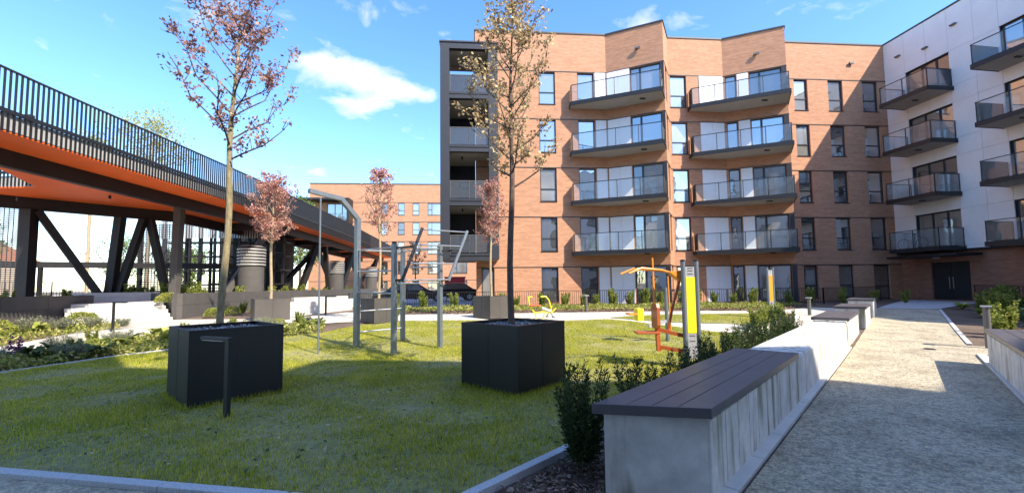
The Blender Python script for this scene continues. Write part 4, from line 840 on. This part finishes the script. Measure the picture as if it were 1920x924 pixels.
# ------------------------------------------------------------------ shrubs and plants
def yew_mesh(seed, h, r, nst, nn, up=.8, ln=.045, wd=.011):
    rg = np.random.default_rng(seed); C=[];D=[]
    for i in range(nst):
        a = rg.uniform(0, 6.28); rr = r*math.sqrt(rg.random())*.55; b = np.array([math.cos(a)*rr*.35, math.sin(a)*rr*.35, h*.04*rg.random()]); hh = h*rg.uniform(.5, 1.05)
        e = np.array([math.cos(a)*rr*1.7+rg.normal(0, .03), math.sin(a)*rr*1.7+rg.normal(0, .03), hh]); m = (b+e)/2+np.array([math.cos(a), math.sin(a), 0])*rr*.3
        t = rg.uniform(.08, 1, nn)[:, None]; p = (1-t)**2*b+2*t*(1-t)*m+t*t*e; tg = 2*(1-t)*(m-b)+2*t*(e-m); tg = norm(tg)
        sd = rnd_dirs(rg, nn); dv = norm(tg*.75+sd*.9); p = p+sd*rg.uniform(0, r*.16, nn)[:, None]*(1.1-t); C.append(p); D.append(dv)
    C = np.concatenate(C); D = np.concatenate(D); n = len(C); l = ln*rg.uniform(.6, 1.4, n)
    return leaf_quads(C, D, rnd_dirs(rg, n), l, np.full(n, wd)*rg.uniform(.7, 1.4, n))
def stems_mesh(seed, h, r, n):
    rg = np.random.default_rng(seed); mb = MB()
    for i in range(n):
        a = rg.uniform(0, 6.28); rr = r*rg.uniform(.2, .8); mb.tube([(0, 0, -.03), (math.cos(a)*rr*.5, math.sin(a)*rr*.5, h*.4), (math.cos(a)*rr, math.sin(a)*rr, h*.9)], [.008, .006, .002], 4)
    return mb
ORD0 = 'first second third fourth fifth sixth seventh eighth ninth tenth eleventh twelfth thirteenth fourteenth fifteenth sixteenth seventeenth eighteenth nineteenth twentieth twenty-first twenty-second twenty-third twenty-fourth twenty-fifth'.split()
YV = [(quads_mesh('foliage', yew_mesh(100+i, .70, .22, 16, 150), 'yew'), stems_mesh(200+i, .65, .15, 7).mesh('stem', 'bark_dark')) for i in range(4)]
def plant(name, label, cat, loc, meshes, sc=1, rot=0, group=None):
    t = thing(name, label, cat, loc, rot, group); t.scale = (sc,)*3
    newobj('foliage', meshes[0], t)
    if len(meshes) > 1: newobj('stems', meshes[1], t)
    return t
big_yew = (quads_mesh('foliage', yew_mesh(77, .95, .34, 34, 210, ln=.05, wd=.012), 'yew'), stems_mesh(78, .8, .25, 10).mesh('stem', 'bark_dark'))
plant('yew_shrub', 'large dark yew shrub at the near end of the hedge row against the bench end', 'shrub', (.90, 3.80, 0), big_yew, .92, 0, 'yew hedge row')
for i in range(17):
    s = 1.0+i*.56; c = along((1.02, 4.02), s+rg.normal(0, .05), rg.normal(0, .03))
    plant('yew_shrub', 'dark upright yew shrub behind the long bench, '+ORD0[i]+' after the large one at its end', 'shrub', (c[0], c[1], gz(c[1])), YV[i % 4], (1.02 if i < 5 else 1.12)*rg.uniform(.88, 1.18), rg.uniform(0, 6), 'yew hedge row')
SV = [(quads_mesh('foliage', yew_mesh(300+i, .85, .30, 12, 130, ln=.09, wd=.045), 'shrub'), stems_mesh(320+i, .75, .2, 6).mesh('stem', 'bark_dark')) for i in range(4)]
for i in range(7):
    c = along((8.9, 13.1), i*.62, 0); plant('sunlit_shrub', 'bright green shrub, '+ORD0[i]+' in the sunny hedge behind the middle bench block from the yews', 'shrub', (c[0], c[1], gz(c[1])), SV[i % 4], .68*rg.uniform(.8, 1.15), rg.uniform(0, 6), 'sunlit hedge shrubs')
FENCE_X = [-4.3, -2.9, -1.2, 1.3, 2.2, 3.6, 4.9, 5.9, 6.7, 7.6, 8.6, 9.4, 10.3, 11.5, 12.3, 13.3, 14.3, 15.4, 16.4, 17.3, 18.4, 20.2, 21.8, 23.4]
for i, x in enumerate(FENCE_X):
    y = 23.55 if x < 9 else 23.5-(x-9)*.13; lit = x < 17.8
    plant('fence_shrub', 'upright green shrub in front of the low fence, '+ORD0[i]+' along it from the parked car', 'shrub', (x, y, gz(y)), SV[(i*7) % 4], .92*rg.uniform(.8, 1.2), rg.uniform(0, 6), 'shrubs along the low fence')
def ball_mesh(seed, r, n, ln=.05, flat=.85):
    rg = np.random.default_rng(seed); d = rnd_dirs(rg, n); d[:, 2] = np.abs(d[:, 2])*1.1-.1; d = norm(d); rr = r*(1+.10*np.sin(d[:, 0]*7+seed)*np.sin(d[:, 1]*6+1)+rg.normal(0, .05, n)); c = d*rr[:, None]*np.array([1, 1, flat]); c[:, 2] += r*.18
    return leaf_quads(c-d*ln*.3, norm(d+rnd_dirs(rg, n)*.8), rnd_dirs(rg, n), ln*rg.uniform(.6, 1.4, n), ln*.6*rg.uniform(.7, 1.3, n))
def hosta_mesh(seed, r, n):
    rg = np.random.default_rng(seed); V = []
    for i in range(n):
        a = rg.uniform(0, 6.28); L_ = r*rg.uniform(.6, 1.2); up = rg.uniform(.35, .95)*L_; w = L_*.15; dr = np.array([math.cos(a), math.sin(a), 0]); sd = np.array([-math.sin(a), math.cos(a), 0])
        q = [dr*L_*t_+np.array([0, 0, up*(1.9*t_-1.25*t_*t_)]) for t_ in (0, .3, .62, 1)]; ws = [w*.3, w, w*.8, .004]
        for k in range(3): V.append([q[k]-sd*ws[k], q[k]+sd*ws[k], q[k+1]+sd*ws[k+1], q[k+1]-sd*ws[k+1]])
    return np.array(V)
BV = [(quads_mesh('foliage', ball_mesh(400+i, .42, 2600), 'box'),) for i in range(3)]
HV = [(quads_mesh('foliage', hosta_mesh(420+i, .48, 34), 'box'),) for i in range(3)]
HD = [(quads_mesh('foliage', hosta_mesh(430+i, .42, 30), 'dkcover'),) for i in range(2)]
LV = [(quads_mesh('foliage', yew_mesh(440+i, .42, .42, 46, 60, ln=.07, wd=.012), 'lav'),) for i in range(2)]
PV = (quads_mesh('foliage', np.concatenate([yew_mesh(460, .5, .15, 5, 40, ln=.05, wd=.03)]), 'purple'),)
ORD = 'first second third fourth fifth sixth seventh eighth ninth tenth eleventh twelfth thirteenth fourteenth fifteenth sixteenth seventeenth eighteenth nineteenth twentieth twenty-first twenty-second twenty-third twenty-fourth twenty-fifth'.split()
def put(kind, x, y, sc, label, z=None, group=None):
    mv = dict(b=BV, h=HV, d=HD, l=LV, s=SV)[kind]; nm = dict(b='box_shrub', h='hosta_plant', d='hosta_plant', l='lavender_plant', s='leafy_shrub')[kind]
    plant(nm, label, 'shrub' if kind in 'bs' else 'plant', (x, y, gz(y) if z is None else z), mv[random.randrange(len(mv))], sc, random.uniform(0, 6), group)
put('b', -14.35, 16.9, 1.15, 'bushy rounded green shrub at the end of the left retaining wall')
for x, y, s, k, l in ((-14.6, 14.2, 1.0, 'h', 'arching broad leaved plant before the left wall, second from the bushy rounded shrub'), (-14.4, 15.3, 1.0, 'h', 'arching broad leaved plant before the left wall, nearest the bushy rounded shrub'), (-15.0, 13.2, 1.1, 'h', 'arching broad leaved plant before the left wall, third from the bushy rounded shrub'), (-15.2, 14.9, 1.1, 'b', 'rounded yellow green shrub among arching plants before the left wall'), (-14.2, 16.0, 1.0, 'l', 'grey green lavender tuft by the garden path next to the bushy rounded shrub'), (-15.0, 15.8, 1.1, 'l', 'grey green lavender tuft close to the left retaining wall'), (-13.6, 16.6, .9, 'l', 'grey green lavender tuft by the garden path near the lamp'), (-14.2, 13.3, 1.0, 'l', 'grey green lavender tuft among the arching plants by the garden path'), (-12.9, 16.9, .7, 'l', 'small grey green lavender tuft at the foot of the garden steps')): put(k, x, y, s, l, group='plants left of the garden path')
for i, (x, y, s) in enumerate(((-11.5, 19.9, .85), (-11.4, 21.1, .85), (-11.2, 23.0, .8), (-11.0, 24.6, .85), (-10.7, 26.0, .9))): put('b', x, y, s, 'clipped round box shrub at the long grey wall, '+ORD[i]+' from the garden steps', group='round box shrubs along the grey wall')
for i in range(4): put('s', -11.6+.2*i, 20.5+1.5*i, .6, 'small leafy shrub between the round box shrubs, '+ORD[i]+' from the garden steps', group='round box shrubs along the grey wall')
r_ = random.Random(11); BED = [(-10.9, 10.0), (-10.5, 12.2), (-9.9, 14.0), (-8.6, 15.7), (-5.6, 16.5), (-5.0, 14.4), (-6.8, 13.2), (-8.7, 11.0), (-9.5, 9.4)]
spots = []
while len(spots) < 58:
    x, y = r_.uniform(-11, -4.6), r_.uniform(9.4, 16.6)
    if inpoly(np.array([x]), np.array([y]), BED)[0] and (x+8.45)**2+(y-18.4)**2 > 1.4: spots.append((x, y))
spots.sort(key=lambda p: p[0]*.45+p[1]); cnt = {}
for k, (x, y) in enumerate(spots):
    kd = 'hlbdsh'[k % 6] if y > 11.2 else 'dldh'[k % 4]; cnt[kd] = cnt.get(kd, 0)+1
    put(kd, x, y, r_.uniform(.6, 1.0)*(.6 if kd in 'bs' else 1), {'h': 'yellow green leaf rosette', 'd': 'dark green leaf rosette', 'l': 'grey green lavender tuft', 'b': 'small rounded yellow green shrub', 's': 'small leafy upright shrub'}[kd]+', '+ORD[cnt[kd]-1]+' along the lawn bed from its shaded end', group='bed plants beside the lawn')
plant('purple_flower', 'purple flowering stem in the shaded bed beside the garden path', 'flower', (-10.35, 10.6, gz(10.6)), PV, 1.2); plant('purple_flower', 'pinkish flowering stem beside the black planter with the lamp', 'flower', (-5.9, 12.6, gz(12.6)), PV, 1.0)
# planting on top of the raised beds
k = 0
for i in range(22):
    y = 19.9+i*1.35+r_.uniform(-.3, .3); x = -13.25-r_.uniform(0, .5); put('s' if i % 3 else 'b', x, y, r_.uniform(.65, 1.0), 'light green shrub on top of the long grey wall, '+ORD[i]+' from the garden steps', 1.02, 'raised bed shrubs on the long wall')
for i in range(9): put('b' if i % 2 else 's', -16.8-r_.uniform(0, .7), 12.4+i*.85, r_.uniform(.7, .95), 'light green shrub on the left retaining wall, '+ORD[8-i]+' from the garden steps', 1.02, 'raised bed shrubs on the left wall')
for i in range(9):
    put('s', -15.0-.4*i+r_.uniform(-.3, .3), 23.4+r_.uniform(0, 1.8), r_.uniform(.8, 1.2), 'leafy shrub at the feet of the leaning footbridge columns, '+ORD[i]+' from the upright one', 1.02, 'shrubs under the footbridge')
for i in range(4): put('s', -3.2+.35*i-1.2, 18.0+.1*i, .55, 'leafy shrub behind the planter at the climbing frame, '+ORD[3-i]+' from the loggia side', group='shrubs behind the planter')
# right hand bed
spots = []
while len(spots) < 44:
    x, y = r_.uniform(14.5, 26), r_.uniform(9.5, 19.5)
    if (x-7.35)*.678-(y-5.35)*.735 > .75: spots.append((x, y))
spots.sort(key=lambda p: (p[0]-7.35)*.678-(p[1]-5.35)*.735); cnt = {}
for i, (x, y) in enumerate(spots):
    kd = 's' if i % 3 else 'h'; cnt[kd] = cnt.get(kd, 0)+1
    put(kd, x, y, r_.uniform(.75, 1.2), ('dark green leafy shrub' if kd == 's' else 'arching leaf rosette')+' in the bed right of the gravel path, '+(ORD+['twenty-sixth', 'twenty-seventh', 'twenty-eighth', 'twenty-ninth', 'thirtieth', 'thirty-first'])[cnt[kd]-1]+' from it', group='plants right of the gravel path')
put('s', 14.2, 10.6, .75, 'sunlit yellow green shrub beside the bollard lamp on the right'); put('h', 14.9, 10.1, 1.0, 'sunlit leaf rosette beside the bollard lamp on the right')
# ground cover and bark chips
def scatter(name, label, cat, poly, dens, ln, mt, seed, zoff=-.03, hmax=.0, flat=True, pile=0.0):
    rg = np.random.default_rng(seed); P = np.array(poly); x0, y0 = P.min(0); x1, y1 = P.max(0); n = int((x1-x0)*(y1-y0)*dens); x = rg.uniform(x0, x1, n); y = rg.uniform(y0, y1, n); kk = inpoly(x, y, poly); x = x[kk]; y = y[kk]; n = len(x)
    bump = .5+.5*np.sin(x*2.3+np.sin(y*3.1)*1.5)*np.sin(y*2.7+np.sin(x*1.9))
    c = np.stack([x, y, gzv(y)+zoff+rg.uniform(0, 1, n)*hmax*bump+pile*rg.random(n)], 1); d = rnd_dirs(rg, n); nn = rnd_dirs(rg, n)
    if flat: d[:, 2] *= .25; nn = nn*.5+np.array([0, 0, 1])
    l = ln*rg.uniform(.5, 1.5, n)
    return tag(newobj(name, quads_mesh(name, leaf_quads(c, d, nn, l, l*rg.uniform(.3, .6, n)), mt)), label, cat, kind='stuff')
scatter('bark_mulch', 'dark bark mulch between the lawn kerb and the long bench', 'mulch', [(-.2, 3.1), (.9, 4.1), along((.9, 4.1), 9), along((1.6, 3.55), 9), (1.0, 3.4), (.5, 2.9)], 2400, .045, 'chip', 31, pile=.03)
scatter('bark_mulch', 'sunlit bark mulch in the bed right of the gravel path', 'mulch', [(8.2, 5.9), (11.4, 8.7), (12.4, 9.0), (17, 12.8), (21, 16), (24, 16), (13, 6.5), (9.8, 7.1)], 500, .06, 'chip', 32, pile=.03)
scatter('bark_mulch', 'bark mulch in the shrub bed along the low fence', 'mulch', [(-3.4, 19.7), (.2, 19.5), (5.2, 19.3), (9.8, 19.1), (13.2, 18.5), (16.4, 19.9), (19, 22.4), (9, 23.9), (-6.6, 24.1), (-6, 22)], 260, .08, 'chip', 33, pile=.03)
scatter('ground_cover', 'low yellow green ground cover in the shrub bed along the low fence', 'ground cover', [(-3.2, 21.2), (9.8, 20.4), (13.2, 19.6), (16.4, 21), (18, 22.4), (9, 23.9), (-6.6, 24.1), (-6, 23)], 420, .10, 'cover', 34, hmax=.22, flat=False)
scatter('ground_cover', 'low leafy ground cover in the bed between lawn and garden path', 'ground cover', BED, 900, .085, 'cover', 35, hmax=.30, flat=False)
scatter('ground_cover', 'low leafy planting before the left retaining wall', 'ground cover', [(-15.9, 9.5), (-13.2, 12.8), (-13.2, 14.9), (-12.5, 16.2), (-13.4, 17.3), (-15.9, 18.6)], 380, .085, 'cover', 36, hmax=.22, flat=False)
scatter('ground_cover', 'leafy ground cover filling the raised bed on the long grey wall', 'ground cover', [(-12.85, 19.6), (-12.9, 55), (-14.6, 55), (-14.6, 22.4)], 170, .13, 'cover', 37, zoff=.6, hmax=.5, flat=False)
scatter('ground_cover', 'dark leafy ground cover in the shaded bed right of the gravel path', 'ground cover', [(15.5, 10.0), (19.5, 14), (22.5, 17.5), (25.8, 20), (26, 13), (17, 9)], 420, .12, 'dkcover', 38, hmax=.42, flat=False)
# ------------------------------------------------------------------ things behind the fence
def car(label, x, y, ang, sc=1):
    t = thing('parked_car', label, 'car', (x, y, .4), ang, 'cars parked behind the low fence'); t.scale = (sc,)*3
    prof = [(-2.1, .35), (-2.1, .78), (-1.25, .92), (-.65, 1.42), (.85, 1.46), (1.6, .98), (2.1, .88), (2.1, .35)]
    MB().add([(px, -.86, pz) for px, pz in prof]+[(px, .86, pz) for px, pz in prof], [tuple(range(7, -1, -1)), tuple(range(8, 16))]+[(i, (i+1) % 8, 8+(i+1) % 8, 8+i) for i in range(8)]).build('body', 'carpaint', t, bevel=.06, smooth=True)
    for s in (-1, 1): MB().add([(px, s*.868, pz) for px, pz in ((-1.1, .95), (-.58, 1.36), (.8, 1.38), (1.4, .98))], [(0, 1, 2, 3)]).build('side_window', 'glass_dim', t)
    for px in (-1.3, 1.3):
        for s in (-1, 1):
            w_ = MB().tube([(px, s*.66, .32), (px, s*.89, .32)], .32, 18).build('wheel', 'tyre', t, smooth=True); MB().tube([(px, s*.885, .32), (px, s*.90, .32)], .2, 14).build('rim', 'silver', w_)
    for s in (-1, 1): MB().box(-2.13, -2.06, s*.55-.15, s*.55+.15, .62, .74).build('headlight', 'lampwhite', t)
car('dark parked car behind the low fence left of the corner loggias', -5.0, 30.5, R(8)); car('dark parked car under the corner loggias near the red container', -2.0, 36, R(10))
RC = thing('red_container', 'red steel container standing beyond the passage under the corner loggias', 'container', (-2.2, 46, .4))
MB(RC.location).box(-3.3, -1.2, 45, 47.4, .5, 2.5).build('body', 'red', RC, bevel=.03); MB(RC.location).box(-3.36, -1.14, 44.95, 47.45, 2.5, 2.58).build('lid', 'red', RC)
for i in range(5): MB(RC.location).box(-3.2+.45*i, -3.1+.45*i, 44.94, 45.0, .55, 2.45).build('rib', 'red', RC)
MB(RC.location).box(-3.1, -2.9, 45.2, 47.2, .39, .5).box(-1.6, -1.4, 45.2, 47.2, .39, .5).build('skid', 'rubber', RC)
scatter('loose_stones', 'small dark stones and leaf bits strewn over the gravel path', 'gravel', [along(GP, -3), along(GP, 15), along((7.3, 5.3), 12), along((7.3, 5.3), -6)], 160, .022, 'pebble', 51, zoff=-.004, pile=.006)

def tufts(seed):
    rg = np.random.default_rng(seed); P = []
    for cx_, cy_, rr in HOLES:
        for k in range(4):
            a = R(44)+k*math.pi/2; t_ = rg.uniform(-rr-.06, rr+.06, 420); o = rr+.03+np.abs(rg.normal(0, .035, 420)); P.append(np.stack([cx_+t_*math.cos(a)-o*math.sin(a), cy_+t_*math.sin(a)+o*math.cos(a)], 1))
    for p in (P2_, P3_, P4_, P5_, (4.08, 7.88), (-3.12, 5.72)): P.append(np.array(p)+rg.normal(0, .08, (90, 2)))
    P = np.concatenate(P); n = len(P); h = rg.uniform(.04, .11, n); a = rg.uniform(0, 6.28, n); le = rg.normal(0, .4, n)*h; b = rg.uniform(0, 6.28, n)
    c = np.stack([P[:, 0], P[:, 1], gzv(P[:, 1])-.01], 1); s_ = np.stack([np.cos(a), np.sin(a), 0*a], 1)*.005; tip = c+np.stack([np.cos(b)*le, np.sin(b)*le, h], 1)
    return np.stack([c-s_, c+s_, tip], 1)
tag(newobj('long_grass', quads_mesh('long_grass', tufts(5), 'blade')), 'longer grass fringe round the foot of the planters and posts', 'grass', kind='stuff')
scatter('fallen_leaves', 'small dry fallen leaves on the lawn', 'leaves', LAWN, 5, .05, 'leaf_tan', 61, zoff=.02, pile=.02)
scatter('weed_leaves', 'small broad weed leaves in the lawn', 'leaves', LAWN, 26, .05, 'dkcover', 62, zoff=.005, pile=.02)

BC = thing('bicycle', 'bicycle standing on the lowest balcony of the white building above the entrance', 'bicycle', (26.75, 24.0, 3.52), R(95)); ring = lambda cx: [(cx+.33*math.cos(2*math.pi*k/20), 0, .35+.33*math.sin(2*math.pi*k/20)) for k in range(21)]
for cx in (-.52, .52): MB().tube(ring(cx), .018, 6).build('wheel', 'tyre', BC, smooth=True)
MB().tube([(-.52, 0, .35), (-.1, 0, .32), (.40, 0, .78), (-.22, 0, .82), (-.1, 0, .32)], .018, 6).tube([(-.52, 0, .35), (-.22, 0, .82), (-.25, 0, .92)], .014, 6).tube([(.52, 0, .35), (.38, 0, .95)], .016, 6).build('frame', 'galv', BC, smooth=True)
MB().box(-.36, -.12, -.06, .06, .92, .96).build('saddle', 'rubber', BC); MB().tube([(.36, -.26, .98), (.38, 0, .97), (.36, .26, .98)], .013, 6).build('handlebar', 'rubber', BC, smooth=True)
